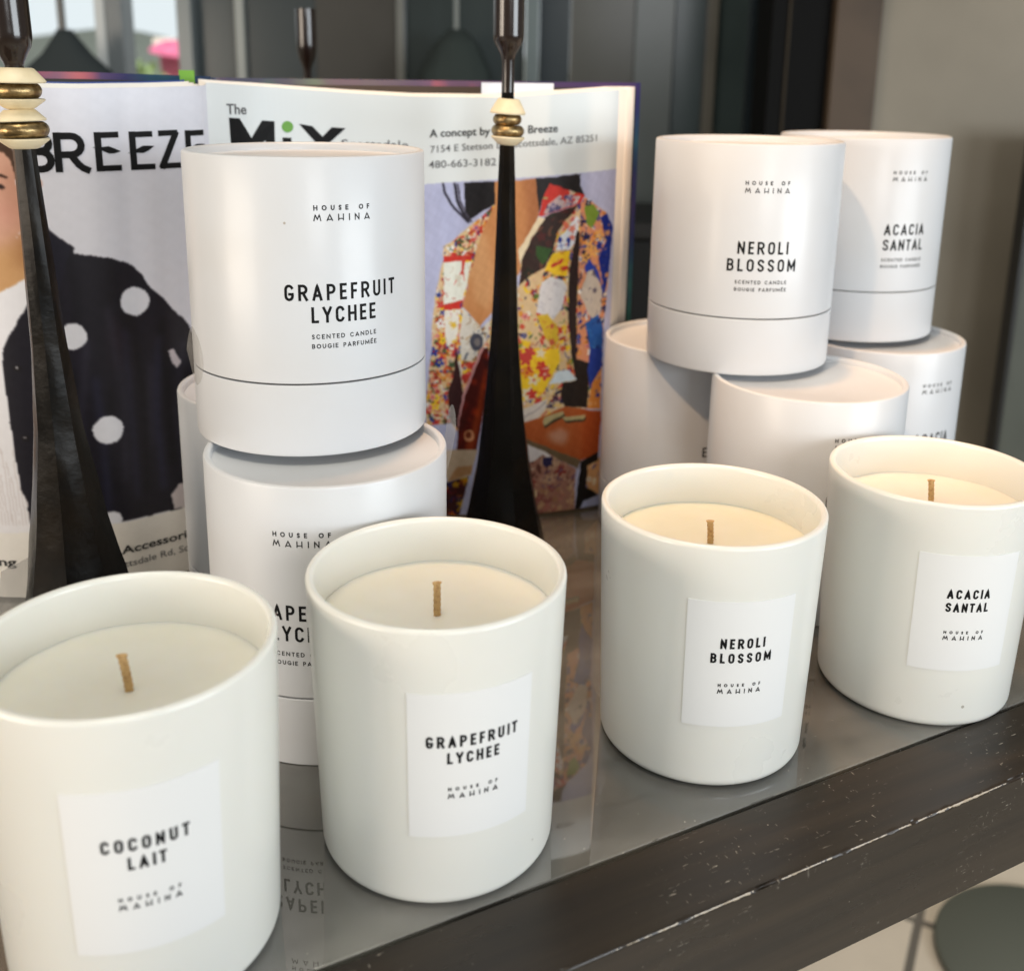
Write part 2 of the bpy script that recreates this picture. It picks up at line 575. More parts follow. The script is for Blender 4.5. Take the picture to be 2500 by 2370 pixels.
for i in range(25):
    a = R_(60 + 100*i/24)
    for z in (-2, 6, 16):
        k_ = 38 - max(0, z)*.5
        sv_.append((k_*math.cos(a), k_*math.sin(a), z))
    if i:
        k_ = 3*i
        sf_ += [(k_-3, k_, k_+1, k_-2), (k_-2, k_+1, k_+2, k_-1)]
structure(mesh('sky', sv_, sf_, M_sky))
bld = thing('far_building', 'low pale pink building across the street seen through the window', 'building', (-2.35, 9.0, -0.6))
box_obj('wall', -0.5, 0.75, 0, 1.2, 0, 1.08, mat('pale_stucco', s2l(232, 208, 192), 0.8, var=(2, s2l(222, 198, 182), 0.4, 0.7)), bld, 0.01)
box_obj('roof', -0.55, 0.80, -0.05, 1.25, 1.08, 1.14, mat('pale_roof', s2l(240, 232, 222), 0.7), bld, 0.01)
ump = thing('pink_umbrella', 'small pink parasol outside the window beyond the mullion', 'umbrella', (-1.93, 6.0, -0.45))
lathe('canopy', [(0, .892), (.05, .884), (.10, .860), (.135, .822), (.131, .818), (.09, .850), (0, .878)], 20, mat('pink_cloth', s2l(196, 104, 138), 0.8, var=(14, s2l(168, 62, 100), .4, .65)), ump)
lathe('pole', [(0, 0), (.008, 0), (.008, .9), (0, .9)], 10, mat('umbrella_pole', s2l(120, 110, 100), 0.5), ump)
ump.rotation_euler = (R_(6), R_(9), 0)
lathe('valance', [(.055, .86), (.075, .78), (.06, .72), (.03, .70)], 20, mat('grey_cloth', s2l(168, 92, 118), 0.8), ump)
shrub = bmesh.new()
random.seed(4)
for i in range(220):
    a, r_, z = random.uniform(0, 2*PI), random.random()**.5*0.22, random.uniform(0, 0.42)
    c = Vector((r_*math.cos(a)*1.6, r_*math.sin(a), z))
    n = Vector((random.gauss(0, 1), random.gauss(0, 1), random.gauss(0, 1))).normalized()
    t1 = n.orthogonal().normalized()*0.045
    t2 = n.cross(t1).normalized()*0.03
    shrub.faces.new([shrub.verts.new(c + t1), shrub.verts.new(c + t2), shrub.verts.new(c - t1), shrub.verts.new(c - t2)])
so = from_bm('shrub', shrub, mat('pale_leaf', s2l(140, 165, 118), 0.7))
so.location = (-2.6, 7.2, -0.45 + 0.35)
tag(so, 'pale green shrub outside the window beside the white mullion', 'shrub')

coat = thing('hanging_coat', 'dark coat on a hanger in front of the bright window', 'coat', (-0.607, 1.5, -0.2))
cv, cf, sec = [], [], []
for z, hx, hy in [(-.10, .105, .035), (.30, .10, .035), (.40, .092, .034), (.425, .078, .03), (.445, .058, .026), (.465, .034, .022), (.485, .018, .016), (.497, .010, .010)]:
    row = []
    for k in range(24):
        a = 2*PI*k/24
        row.append(len(cv))
        cv.append((hx*math.copysign(abs(math.cos(a))**.8, math.cos(a)) + 0.004*math.sin(z*30), hy*math.sin(a), z))
    sec.append(row)
for A, B in zip(sec[:-1], sec[1:]):
    for k in range(24):
        cf.append((A[k], A[(k+1) % 24], B[(k+1) % 24], B[k]))
cf += [tuple(sec[0][::-1]), tuple(sec[-1])]
mesh('body', cv, cf, mat('dark_cloth', s2l(44, 52, 54), 0.85, bump=(60, .3, .002)), coat, True)
bm = bmesh.new()
box(bm, -.004, .004, -.004, .004, .49, 1.2)
from_bm('hook', bm, mat('hook_metal', s2l(60, 66, 68), 0.35), coat)

def hanging(name, label, x, y, w, top, cloth, strap):
    t_ = thing(name, label, 'garment', (x, y, -0.2))
    V, Fc, rows = [], [], []
    for z, k_ in ((-.15, 1.15), (.1, 1.1), (top - .12, 1.0), (top - .06, .9), (top - .02, .55), (top, .2)):
        row = []
        for q in range(28):
            a = 2*PI*q/28
            rip = 1 + .07*math.sin(q*2.6 + z*9)
            row.append(len(V))
            V.append((w*k_*math.cos(a)*rip, .03*k_*math.sin(a)*rip, z))
        rows.append(row)
    for A_, B__ in zip(rows[:-1], rows[1:]):
        for q in range(28):
            Fc.append((A_[q], A_[(q+1) % 28], B__[(q+1) % 28], B__[q]))
    Fc += [tuple(rows[0][::-1]), tuple(rows[-1])]
    mesh('body', V, Fc, mat('garment_cloth', s2l(*cloth), .85, var=(12, tuple(.6*v for v in s2l(*cloth)), .4, .65)), t_, True)
    bm = bmesh.new()
    box(bm, -.003, .003, -.003, .003, top, top + .7)
    from_bm('hook', bm, mat('hook_steel', s2l(*strap), .35), t_)
hanging('hanging_dress', 'dark green garment hanging before the dark glass panels', -.075, 1.52, .055, .505, (40, 50, 48), (120, 126, 124))
floor_disc = thing('shadow_disc', 'added grey disc for a round shadow-like shape on the pale floor at lower right', 'disc', (0.635, 1.018, -0.75))  # solid disc made up for a round, shadow-like dark shape on the floor
lathe('shadow_disc_body', [(0, .001), (.118, .001), (.121, .004), (.121, .010), (.117, .013), (0, .014)], 64, mat('shadow_disc_grey', s2l(92, 96, 88), 0.6), floor_disc)

# ------------------------------------------------------------------ display table
TA = math.atan2(0.4679, 0.8838)
M_wood = bpy.data.materials.new('dark_wood')
M_wood.use_nodes = True
nt = M_wood.node_tree
b = nt.nodes['Principled BSDF']
tc = nt.nodes.new('ShaderNodeTexCoord')
def mapping(sx, sy, sz):
    n = nt.nodes.new('ShaderNodeMapping')
    n.inputs['Scale'].default_value = (sx, sy, sz)
    nt.links.new(tc.outputs['Object'], n.inputs['Vector'])
    return n
def noise(src, scale, detail=5, rough=0.55):
    n = nt.nodes.new('ShaderNodeTexNoise')
    n.inputs['Scale'].default_value = scale
    n.inputs['Detail'].default_value = detail
    n.inputs['Roughness'].default_value = rough
    nt.links.new(src.outputs[0], n.inputs['Vector'])
    return n
def rng(src, a, c, lo=0.0, hi=1.0):
    n = nt.nodes.new('ShaderNodeMapRange')
    n.inputs['From Min'].default_value = a
    n.inputs['From Max'].default_value = c
    n.inputs['To Min'].default_value = lo
    n.inputs['To Max'].default_value = hi
    nt.links.new(src, n.inputs['Value'])
    return n.outputs['Result']
def mixc(f, A, B):
    n = nt.nodes.new('ShaderNodeMix')
    n.data_type = 'RGBA'
    for k, v in (('A', A), ('B', B)):
        if isinstance(v, tuple):
            n.inputs[k].default_value = (*v, 1)
        else:
            nt.links.new(v, n.inputs[k])
    nt.links.new(f, n.inputs['Factor'])
    return n.outputs['Result']
def mul(a, c, op='MULTIPLY'):
    n = nt.nodes.new('ShaderNodeMath')
    n.operation = op
    for i, v in enumerate((a, c)):
        if isinstance(v, float):
            n.inputs[i].default_value = v
        else:
            nt.links.new(v, n.inputs[i])
    return n.outputs[0]
g1 = noise(mapping(6, 120, 160), 1.0, 8)
col = mixc(rng(g1.outputs['Fac'], .35, .7), s2l(33, 27, 21), s2l(50, 41, 31))
# fine scratches and specks: short streaks in clumps
sc1 = noise(mapping(170, 1100, 1100), 1.0, 3)
sc2 = noise(mapping(700, 240, 240), 1.0, 3)
cl = noise(mapping(22, 22, 22), 1.0, 3)
cm = rng(cl.outputs['Fac'], .50, .66)
b.inputs['Specular IOR Level'].default_value = 0.4
f1 = mul(rng(sc1.outputs['Fac'], .675, .72), cm)
f2 = mul(rng(sc2.outputs['Fac'], .675, .72), cm)
f = mul(f1, f2, 'MAXIMUM')
# dust specks
vo = nt.nodes.new('ShaderNodeTexVoronoi')
vo.inputs['Scale'].default_value = 330
nt.links.new(tc.outputs['Object'], vo.inputs['Vector'])
f3 = mul(rng(vo.outputs['Distance'], .09, .06), rng(cl.outputs['Fac'], .40, .6))
vs = nt.nodes.new('ShaderNodeSeparateColor')
nt.links.new(vo.outputs['Color'], vs.inputs['Color'])
f3 = mul(f3, rng(vs.outputs['Red'], .70, .72))
f = mul(f, f3, 'MAXIMUM')
# worn front edge: bare wood near the arris, with the edge glint painted in as pale colour
sep = nt.nodes.new('ShaderNodeSeparateXYZ')
nt.links.new(tc.outputs['Object'], sep.inputs['Vector'])
dy = mul(mul(sep.outputs['Y'], 0.0312, 'ADD'), 0.0, 'ABSOLUTE') if False else None
ya = nt.nodes.new('ShaderNodeMath'); ya.operation = 'ADD'
nt.links.new(sep.outputs['Y'], ya.inputs[0]); ya.inputs[1].default_value = 0.0312
yb = nt.nodes.new('ShaderNodeMath'); yb.operation = 'ABSOLUTE'
nt.links.new(ya.outputs[0], yb.inputs[0])
zb = nt.nodes.new('ShaderNodeMath'); zb.operation = 'ABSOLUTE'
nt.links.new(sep.outputs['Z'], zb.inputs[0])
dd = mul(yb.outputs[0], zb.outputs[0], 'ADD')
en = noise(mapping(14, 14, 14), 1.0, 4)
en2 = noise(mapping(500, 900, 900), 1.0, 2)
lim = mul(rng(en.outputs['Fac'], .46, .70, 0.00015, 0.0006), rng(en2.outputs['Fac'], .3, .7, .4, 1.3))
we = nt.nodes.new('ShaderNodeMath'); we.operation = 'LESS_THAN'
nt.links.new(dd, we.inputs[0]); nt.links.new(lim, we.inputs[1])
col = mixc(mul(f, .75), col, s2l(186, 178, 164))
col = mixc(mul(we.outputs[0], .8), col, s2l(184, 170, 148))
nt.links.new(col, b.inputs['Base Color'])
rn = noise(mapping(9, 30, 30), 1.0, 5)
nt.links.new(rng(rn.outputs['Fac'], .3, .7, .22, .42), b.inputs['Roughness'])
bp = nt.nodes.new('ShaderNodeBump')
bp.inputs['Strength'].default_value = 0.25
bp.inputs['Distance'].default_value = 0.0004
nt.links.new(g1.outputs['Fac'], bp.inputs['Height'])
nt.links.new(bp.outputs['Normal'], b.inputs['Normal'])

M_tglass = bpy.data.materials.new('table_glass')
M_tglass.use_nodes = True
nt = M_tglass.node_tree
for n in list(nt.nodes):
    nt.nodes.remove(n)
out = nt.nodes.new('ShaderNodeOutputMaterial')
tc = nt.nodes.new('ShaderNodeTexCoord')
tr = nt.nodes.new('ShaderNodeBsdfTransparent')
tr.inputs[0].default_value = (0.86, 0.90, 0.87, 1)
gs = nt.nodes.new('ShaderNodeBsdfGlossy')
gs.inputs['Roughness'].default_value = 0.015
df = nt.nodes.new('ShaderNodeBsdfDiffuse')
df.inputs[0].default_value = (0.62, 0.60, 0.55, 1)
fr = nt.nodes.new('ShaderNodeFresnel')
fr.inputs['IOR'].default_value = 2.6
m1 = nt.nodes.new('ShaderNodeMixShader')
nt.links.new(fr.outputs[0], m1.inputs[0])
nt.links.new(tr.outputs[0], m1.inputs[1])
nt.links.new(gs.outputs[0], m1.inputs[2])
# thin film of dust, thicker along the front edge, with bright specks
def mapping2(sx, sy, sz):
    n = nt.nodes.new('ShaderNodeMapping')
    n.inputs['Scale'].default_value = (sx, sy, sz)
    nt.links.new(tc.outputs['Object'], n.inputs['Vector'])
    return n
sep = nt.nodes.new('ShaderNodeSeparateXYZ')
nt.links.new(tc.outputs['Object'], sep.inputs['Vector'])
du = noise(mapping2(11, 26, 11), 1.0, 8)
edge = rng(sep.outputs['Y'], 0.030, 0.0, 0.0, 0.10)
film = mul(mul(edge, rng(du.outputs['Fac'], .3, .7, .3, 1.2)), rng(du.outputs['Fac'], .36, .70, .04, .19), 'ADD')
vo = nt.nodes.new('ShaderNodeTexVoronoi')
vo.inputs['Scale'].default_value = 300
nt.links.new(tc.outputs['Object'], vo.inputs['Vector'])
vs = nt.nodes.new('ShaderNodeSeparateColor')
nt.links.new(vo.outputs['Color'], vs.inputs['Color'])
sp = mul(mul(rng(vo.outputs['Distance'], .085, .06), rng(vs.outputs['Red'], .80, .82)), rng(sep.outputs['Y'], 0.07, 0.0, 0.08, 0.75))
fa = mul(film, sp, 'MAXIMUM')
m2 = nt.nodes.new('ShaderNodeMixShader')
nt.links.new(fa, m2.inputs[0])
nt.links.new(m1.outputs[0], m2.inputs[1])
nt.links.new(df.outputs[0], m2.inputs[2])
nt.links.new(m2.outputs[0], out.inputs['Surface'])

table = thing('display_table', 'dark wooden display table with an inset glass top', 'table', (0.0573, 0.2963, 0.0), TA)
# front rail: a long board whose upper front edge is nicked
bm = bmesh.new()
random.seed(11)
NX = 800
prof = [(-0.0008, -0.0405), (-0.0008, -0.0002), (-0.0014, 0.0003), (-0.0294, 0.0003), (-0.0300, 0.0003), (-0.0305, 0.0003), (-0.0309, 0.0002), (-0.03115, -0.0001), (-0.0312, -0.0006), (-0.0312, -0.0012), (-0.0312, -0.0018), (-0.0312, -0.0390), (-0.0300, -0.0405)]
rows = []
chips = [(random.uniform(-.42, .35), random.uniform(.0006, .003), random.uniform(.0001, .0005)) for _ in range(46)]
chips += [(0.0102, .0030, .0009), (0.0150, .0016, .0006), (0.128, .0028, .0008)]
for i in range(NX + 1):
    x = -0.42 + 0.80*i/NX
    dep = sum(d*math.exp(-((x - c)/w)**2) for c, w, d in chips) + random.uniform(0, .00010)
    row = []
    for j, (y, z) in enumerate(prof):
        yy, zz = y, z
        if j in (5, 6, 7):
            yy += dep*0.7
            zz -= dep*0.7
        row.append(bm.verts.new((x, yy, zz)))
    rows.append(row)
for A, B in zip(rows[:-1], rows[1:]):
    for j in range(len(prof)):
        bm.faces.new((A[j], A[(j+1) % len(prof)], B[(j+1) % len(prof)], B[j]))
bm.faces.new(rows[0][::-1])
bm.faces.new(rows[-1])
rail = from_bm('front_rail', bm, M_wood, table)
auto_smooth(rail, 30)
box_obj('glass_top', -0.40, 0.36, 0.0006, 0.38, -0.006, 0.0, M_tglass, table, 0.0006)
M_under = mat('base_board', s2l(140, 136, 120), 0.6, var=(7, s2l(116, 113, 100), 0.4, 0.7))
box_obj('base_board', -0.40, 0.36, -0.0005, 0.38, -0.026, -0.0205, M_under, table)
box_obj('back_rail', -0.42, 0.38, 0.3806, 0.41, -0.0405, 0.0003, M_wood, table, 0.0006)
box_obj('side_rail', 0.3606, 0.38, -0.0005, 0.38, -0.0405, 0.0003, M_wood, table, 0.0006)
box_obj('side_rail', -0.42, -0.4006, -0.0005, 0.38, -0.0405, 0.0003, M_wood, table, 0.0006)
box_obj('lower_shelf', -0.40, 0.255, -0.02, 0.18, -0.375, -0.35, M_wood, table, 0.001)
for lx in (-0.41, 0.345):
    for ly in (-0.029, 0.375):
        box_obj('leg', lx, lx + 0.034, ly, ly + 0.034, -0.75, -0.041, M_wood, table, 0.001)

# ------------------------------------------------------------------ candle boxes
BR, BH, SEAM = 0.04443, 0.10588, 0.02689
SEG = 128
def wrap(radius):
    def place(x, y, lift):
        r = radius + 0.00005 + lift
        a = x/radius
        return (r*math.sin(a), -r*math.cos(a), y)
    return place
def box_text(lines, lid, radius=BR):
    pl = wrap(radius)
    V, Fc = [], []
    text_geo(V, Fc, 'HOUSE OF', .0200, .00178, 0, .0879, .21, WIDE, .5, pl, gap=.6)
    text_geo(V, Fc, 'MAHINA', .0202, .00237, 0, .0843, .155, LOGO, .5, pl, logo=True)
    mesh('lettering', V, Fc, M_ink, lid)
    V, Fc = [], []
    (a, wa), (c, wc) = lines
    text_geo(V, Fc, a, wa, .00576, 0, .0569, .165, COND, .27, pl)
    text_geo(V, Fc, c, wc, .00572, 0, .0490, .165, COND, .27, pl)
    mesh('lettering', V, Fc, M_ink, lid)
    V, Fc = [], []
    text_geo(V, Fc, 'SCENTED CANDLE', .0237, .00166, 0, .0433, .18, WIDE, .5, pl, gap=.5)
    text_geo(V, Fc, 'BOUGIE PARFUMÉE', .0239, .00164, 0, .0399, .18, WIDE, .5, pl, gap=.5)
    mesh('lettering', V, Fc, M_ink, lid)
def make_box(loc, ang, lines, label, group, seal=None, single=None, tab=None):
    t = thing('candle_box', label, 'candle box', loc, R_(ang), group)
    R, H, S = BR, BH, SEAM
    lid = lathe('lid', [(R - .0016, S + .0003), (R - .0003, S + .0003), (R, S + .0006), (R, H - .0012), (R - .00035, H - .00035), (R - .0012, H), (R - .0022, H - .0002),
                  (R - .0027, H - .0008), (R - .0028, H - .0030), (R - .0034, H - .0033), (0, H - .0033)], SEG, M_paper, t)
    base = lathe('base', [(0, .0012), (R - .0022, .0012), (R - .0018, .0002), (R - .0008, 0), (R - .0002, .0004), (R, .0011), (R, S - .0006), (R - .0003, S - .0003), (R - .0016, S - .0003)], SEG, M_paper, t)
    lathe('inner_neck', [(R - .0013, S - .006), (R - .0013, S + .006)], SEG, M_gap, base)
    if single:
        V, Fc = [], []
        text_geo(V, Fc, single[0], single[1], .0052, single[2], .0524, .155, COND, .27, wrap(R))
        mesh('lettering', V, Fc, M_ink, lid)
    elif lines:
        box_text(lines, lid)
    if seal:
        # clear round sticker closing the seam; its outer edge has lifted off
        a0, z0, rad, lift = seal
        V, Fc = [(R + .00012, 0, 0)], []
        n, rings = 40, 8
        V = []
        for i in range(rings + 1):
            for k in range(n):
                f_ = 2*PI*k/n
                x = rad*i/rings*math.cos(f_)
                z = rad*i/rings*math.sin(f_)
                ex = max(0, -x/rad - 0.25)
                r = R + .00015 + lift*ex**1.3*(1 - .6*abs(z/rad))
                a = R_(a0) + x/R
                V.append((r*math.sin(a), -r*math.cos(a), z0 + z))
        for i in range(rings):
            for k in range(n):
                Fc.append((i*n + k, i*n + (k+1) % n, (i+1)*n + (k+1) % n, (i+1)*n + k))
        mesh('seal_sticker', V, Fc, M_seal, t, True)
    if tab:
        # clear tab of another seal standing up from the back of the rim
        a0, zz0, zz1, wdt = tab
        V, Fc = [], []
        nz_, nw_ = 14, 8
        for i in range(nz_ + 1):
            f_ = i/nz_
            for k in range(nw_ + 1):
                g_ = k/nw_*2 - 1
                ww = wdt*min(1, (1 - max(0, (f_ - .6)/.4)**2.2 + .02)**.5)
                a = R_(a0) + g_*ww/R
                r = R + .0003 + .0042*math.sin(f_*PI*.55)
                V.append((r*math.sin(a), -r*math.cos(a), zz0 + (zz1 - zz0)*f_))
        for i in range(nz_):
            for k in range(nw_):
                q_ = i*(nw_ + 1) + k
                Fc.append((q_, q_ + 1, q_ + nw_ + 2, q_ + nw_ + 1))
        mesh('seal_sticker', V, Fc, M_seal, t, True)
    return t
GL = (('GRAPEFRUIT', .0415), ('LYCHEE', .0236))
NB = (('NEROLI', .0232), ('BLOSSOM', .0318))
AS = (('ACACIA', .0237), ('SANTAL', .0237))
GB = 'white candle boxes'
make_box((-.0764, .4027, BH), 26.4, GL, 'round white candle box with grapefruit lettering, topmost of the left stack', GB, seal=(-91, .0305, .011, .0035))
make_box((-.0665, .3737, 0), -2.2, GL, 'round white candle box under the topmost left box, half hidden by two candles', GB, tab=(112, .090, .1165, .0055))
make_box((-.1009, .4564, 0), -10, None, 'plain white candle box mostly hidden behind the left stack of boxes', GB)
make_box((.1151, .5206, BH), 0, NB, 'round white candle box with neroli lettering bridging two lower boxes', GB)
make_box((.1931, .5904, BH), 15.4, AS, 'round white candle box with acacia lettering on top at far right', GB)
make_box((.0975, .5575, 0), 0, None, 'white candle box at lower left of the right stack, nearest the open book', GB, single=('E', .0025, .0043))
make_box((.1414, .4793, 0), 13.9, NB, 'white candle box with warm lit lid between the second and fourth candles', GB)
make_box((.2035, .5668, 0), 25.8, AS, 'white candle box lowest at far right, under the acacia box', GB)

# ------------------------------------------------------------------ candles
RT, RB, GH, GC = 0.0400, 0.03724, 0.09231, 0.0040
def rad_at(z):
    return RB + (RT - RB)*(z - GC)/(GH - GC)
def make_candle(loc, ang, lines, label, wick, wax_z=0.0762, wax_m=None):
    t = thing('scented_candle', label, 'candle', loc, R_(ang), 'white glass candles')
    prof = [(0, .0006), (RB - GC - .004, .0006), (RB - GC, 0)]
    for k in range(1, 9):
        a = PI/2*k/8
        prof.append((RB - GC + GC*math.sin(a), GC - GC*math.cos(a)))
    for k in range(1, 7):
        z = GC + (GH - .0016 - GC)*k/6
        prof.append((rad_at(z), z))
    w = 0.0026
    for k in range(1, 8):
        a = PI*k/8
        prof.append((rad_at(GH) - w/2 + w/2*math.cos(a), GH - .0015 + .0015*math.sin(a)))
    prof += [(RT - w, GH - .0016), (RT - w - .0006, wax_z - .003), (RB - w, .008), (RB - w - .004, .005), (0, .0045)]
    lathe('tumbler', prof, 144, M_glass_w, t)
    rw = RT - w - .0006 + .0001
    wax = lathe('wax', [(0, wax_z - .0005), (.0025, wax_z - .0003), (.006, wax_z + .0001), (rw - .010, wax_z), (rw - .004, wax_z + .0001), (rw - .0015, wax_z + .0002), (rw - .0005, wax_z + .0003), (rw + .0003, wax_z + .0004), (rw - .0005, wax_z - .006), (0, wax_z - .006)], 96, wax_m or M_wax, t)
    rg = np.random.default_rng(int(abs(ang)*10) + 3)
    ph = rg.uniform(0, 6.3, 5)
    for v in wax.data.vertices:
        r_ = math.hypot(v.co.x, v.co.y)
        a_ = math.atan2(v.co.y, v.co.x)
        if v.co.z > wax_z - .003:
            v.co.z += (r_/rw)**2*(.00025*math.sin(2*a_ + ph[0]) + .00008*math.sin(5*a_ + ph[1]) + .00006*math.sin(11*a_ + ph[2])) + .0001*math.sin(r_*900 + ph[3])
    # flat braided wick
    top, lean = wick
    V, Fc = [], []
    n = 44
    for i in range(n + 1):
        z = wax_z - .001 + (top - wax_z + .001)*i/n
        tw = i*0.42
        for k in range(10):
            a = 2*PI*k/10
            rr = (1 + .07*math.sin(2*a + tw*2.2))*(1 + .10*max(0, i - n + 3))
            V.append((.00118*rr*math.cos(a) + lean*(i/n)**1.5, .00075*rr*math.sin(a), z))
    for i in range(n):
        for k in range(10):
            Fc.append((i*10 + k, i*10 + (k+1) % 10, (i+1)*10 + (k+1) % 10, (i+1)*10 + k))
    Fc.append(tuple(range(n*10, n*10 + 10)))
    wk = mesh('wick', V, Fc, M_wick, wax)
    auto_smooth(wk, 50)
    # paper label wrapped on the slightly tapered wall
    V, Fc = [], []
    na, nz_ = 48, 6
    wd = .0376
    th = .00022
    idx = {}
    for s in (0, 1):
        for i in range(na + 1):
            for j in range(nz_ + 1):
                z = .0256 + (.0728 - .0256)*j/nz_
                r = rad_at(z) + (.00004 if s == 0 else .00004 + th)
                a = (i/na - .5)*wd/.0385
                idx[s, i, j] = len(V)
                V.append((r*math.sin(a), -r*math.cos(a), z))
    for i in range(na):
        for j in range(nz_):
            Fc.append((idx[1, i, j], idx[1, i+1, j], idx[1, i+1, j+1], idx[1, i, j+1]))
            Fc.append((idx[0, i, j], idx[0, i, j+1], idx[0, i+1, j+1], idx[0, i+1, j]))
    for i in range(na):
        for j in (0, nz_):
            Fc.append((idx[0, i, j], idx[0, i+1, j], idx[1, i+1, j], idx[1, i, j]))
    for j in range(nz_):
        for i in (0, na):
            Fc.append((idx[0, i, j], idx[1, i, j], idx[1, i, j+1], idx[0, i, j+1]))
    lb = mesh('paper_label', V, Fc, M_label, t)
    auto_smooth(lb, 40)
    V, Fc = [], []
    def pl(x, y, lift):
        r = rad_at(y) + .00031 + lift
        a = x/.0386
        return (r*math.sin(a), -r*math.cos(a), y)
    (a, wa), (c, wc) = lines
    text_geo(V, Fc, a, wa, .00378, 0, .0555, .205, COND, .27, pl)
    text_geo(V, Fc, c, wc, .00372, 0, .0501, .205, COND, .27, pl)
    mesh('lettering', V, Fc, M_ink, lb)
    V, Fc = [], []
    text_geo(V, Fc, 'HOUSE OF', .0149, .00122, 0, .0411, .25, WIDE, .5, pl, gap=.6)
    text_geo(V, Fc, 'MAHINA', .0151, .00176, 0, .0385, .20, LOGO, .5, pl, logo=True)
    mesh('lettering', V, Fc, M_ink, lb)
    return t
M_wick = mat('braided_wick', s2l(206, 170, 118), 0.9, var=(900, s2l(180, 140, 92), 0.5, 0.64), bump=(1600, .8, .0003))
make_candle((-.1011, .2556, 0), 22.8, (('COCONUT', .0208), ('LAIT', .0091)), 'white glass candle with coconut lettering at the front left corner', (.0868, -.0012))
make_candle((-.0206, .2999, 0), 19.3, (('GRAPEFRUIT', .0274), ('LYCHEE', .0155)), 'white glass candle with grapefruit label, second from the left in the front row', (.0870, 0))
make_candle((.0748, .3564, 0), 7.4, (('NEROLI', .0152), ('BLOSSOM', .0210)), 'white glass candle with neroli label, third from the left in the front row', (.0846, -.0006), wax_m=M_wax_y)
make_candle((.1692, .3942, 0), 2.2, (('ACACIA', .0159), ('SANTAL', .0159)), 'white glass candle with acacia label at the right edge of the picture', (.0870, -.001))

# ------------------------------------------------------------------ candlesticks
M_iron = mat('hammered_black_wood', (0.0045, 0.0038, 0.003), 0.24, spec=0.11, var=(45, (0.012, 0.008, 0.004), 0.45, 0.75), bump=(170, 0.30, 0.0005))
M_cup = mat('dark_brown_lacquer', (0.014, 0.007, 0.004), 0.20, spec=0.5, coat=0.3, coat_r=0.08, bump=(120, 0.15, 0.0005))
M_cream = mat('cream_bead', s2l(238, 222, 186), 0.45, bump=(120, 0.15, 0.0004), var=(90, s2l(222, 204, 164), 0.45, 0.7))
M_brass = mat('aged_brass', (0.46, 0.33, 0.16), 0.36, metal=1.0, var=(350, (0.24, 0.16, 0.07), 0.42, 0.62), bump=(600, 0.6, 0.0003))
def make_stick(loc, label, shaft, beads, cup, rotz, seed, cup_mat=None):
    """shaft: (z, half width); beads: (kind, z0, z1, radius, tilt); cup: (radius, z) profile"""
    t = thing('candlestick', label, 'candlestick', loc, rotz, 'dark tapered candlesticks')
    random.seed(seed)
    V, Fc, n = [], [], 24
    zs = [p[0] for p in shaft]
    ws = [p[1] for p in shaft]
    NZ = 60
    for i in range(NZ + 1):
        z = zs[0] + (zs[-1] - zs[0])*i/NZ
        w = float(np.interp(z, zs, ws))
        for k in range(n):
            a = 2*PI*k/n
            c, s = math.cos(a), math.sin(a)
            # eight hand-cut facets: octagon blended with a circle
            q = a % (PI/4) - PI/8
            rr = w*(0.90 + 0.10*(math.cos(PI/8)/math.cos(q) - 0.92)/0.08*0.6)
            rr *= 1 + 0.012*math.sin(i*0.55 + k*1.3 + seed) + .01*math.sin(i*.21 + k*.8) + random.uniform(-.004, .004)
            V.append((rr*c, rr*s, z))
    for i in range(NZ):
        for k in range(n):
            Fc.append((i*n + k, i*n + (k+1) % n, (i+1)*n + (k+1) % n, (i+1)*n + k))
    Fc.append(tuple(range(n))[::-1])
    Fc.append(tuple(range(NZ*n, NZ*n + n)))
    sh = mesh('shaft', V, Fc, M_iron, t)
    auto_smooth(sh, 28)
    for kind, z0, z1, r, tilt in beads:
        h = z1 - z0
        if kind == 'down':
            pr = [(.003, 0), (r*.96, 0), (r, h*.08), (r*.99, h*.16), (r*.62, h*.94), (r*.55, h), (.003, h)]
            m = M_cream
        elif kind == 'up':
            pr = [(.003, 0), (r*.50, 0), (r*.58, h*.08), (r*.98, h*.78), (r, h*.88), (r*.95, h), (.003, h)]
            m = M_cream
        else:
            pr = [(.003, 0), (r*.80, 0)] + [(r*(.80 + .20*math.sin(PI*k/8)**.7), h*k/8) for k in range(1, 8)] + [(r*.80, h), (.003, h)]
            m = M_brass
        o = lathe('bead', pr, 40, m, t)
        o.location = (0.0002*seed*(1 if tilt > 0 else -1)*0.4, 0, z0)
        o.rotation_euler = (R_(tilt*.5), R_(tilt), 0)
    lathe('cup', cup, 36, cup_mat or M_cup, t)
    return t
CUPP = [(.0029, .222), (.0029, .246), (.0034, .2485), (.0050, .2515), (.0068, .2545), (.0071, .257), (.0071, .300), (.0062, .300), (.0060, .285), (0, .285)]
make_stick((-.0012, .505, 0), 'dark tapered candlestick with four beads before the open book, middle of the picture',
           [(0, .0255), (.012, .0228), (.030, .0187), (.050, .0147), (.0736, .0114), (.117, .0074), (.160, .0055), (.1935, .0044), (.208, .0038), (.232, .0032)],
           [('up', .2082, .2122, .0079, 3), ('ring', .2122, .2172, .0077, 2), ('ring', .2174, .2222, .0067, 0), ('down', .2223, .2292, .0083, 3)],
           CUPP, 0.35, 1)
CUPL = [(.0032, .225), (.0032, .2400), (.0036, .2412), (.0050, .2440), (.0064, .2465), (.0070, .2490), (.0071, .251), (.0073, .300), (.0062, .300), (.0060, .285), (0, .285)]
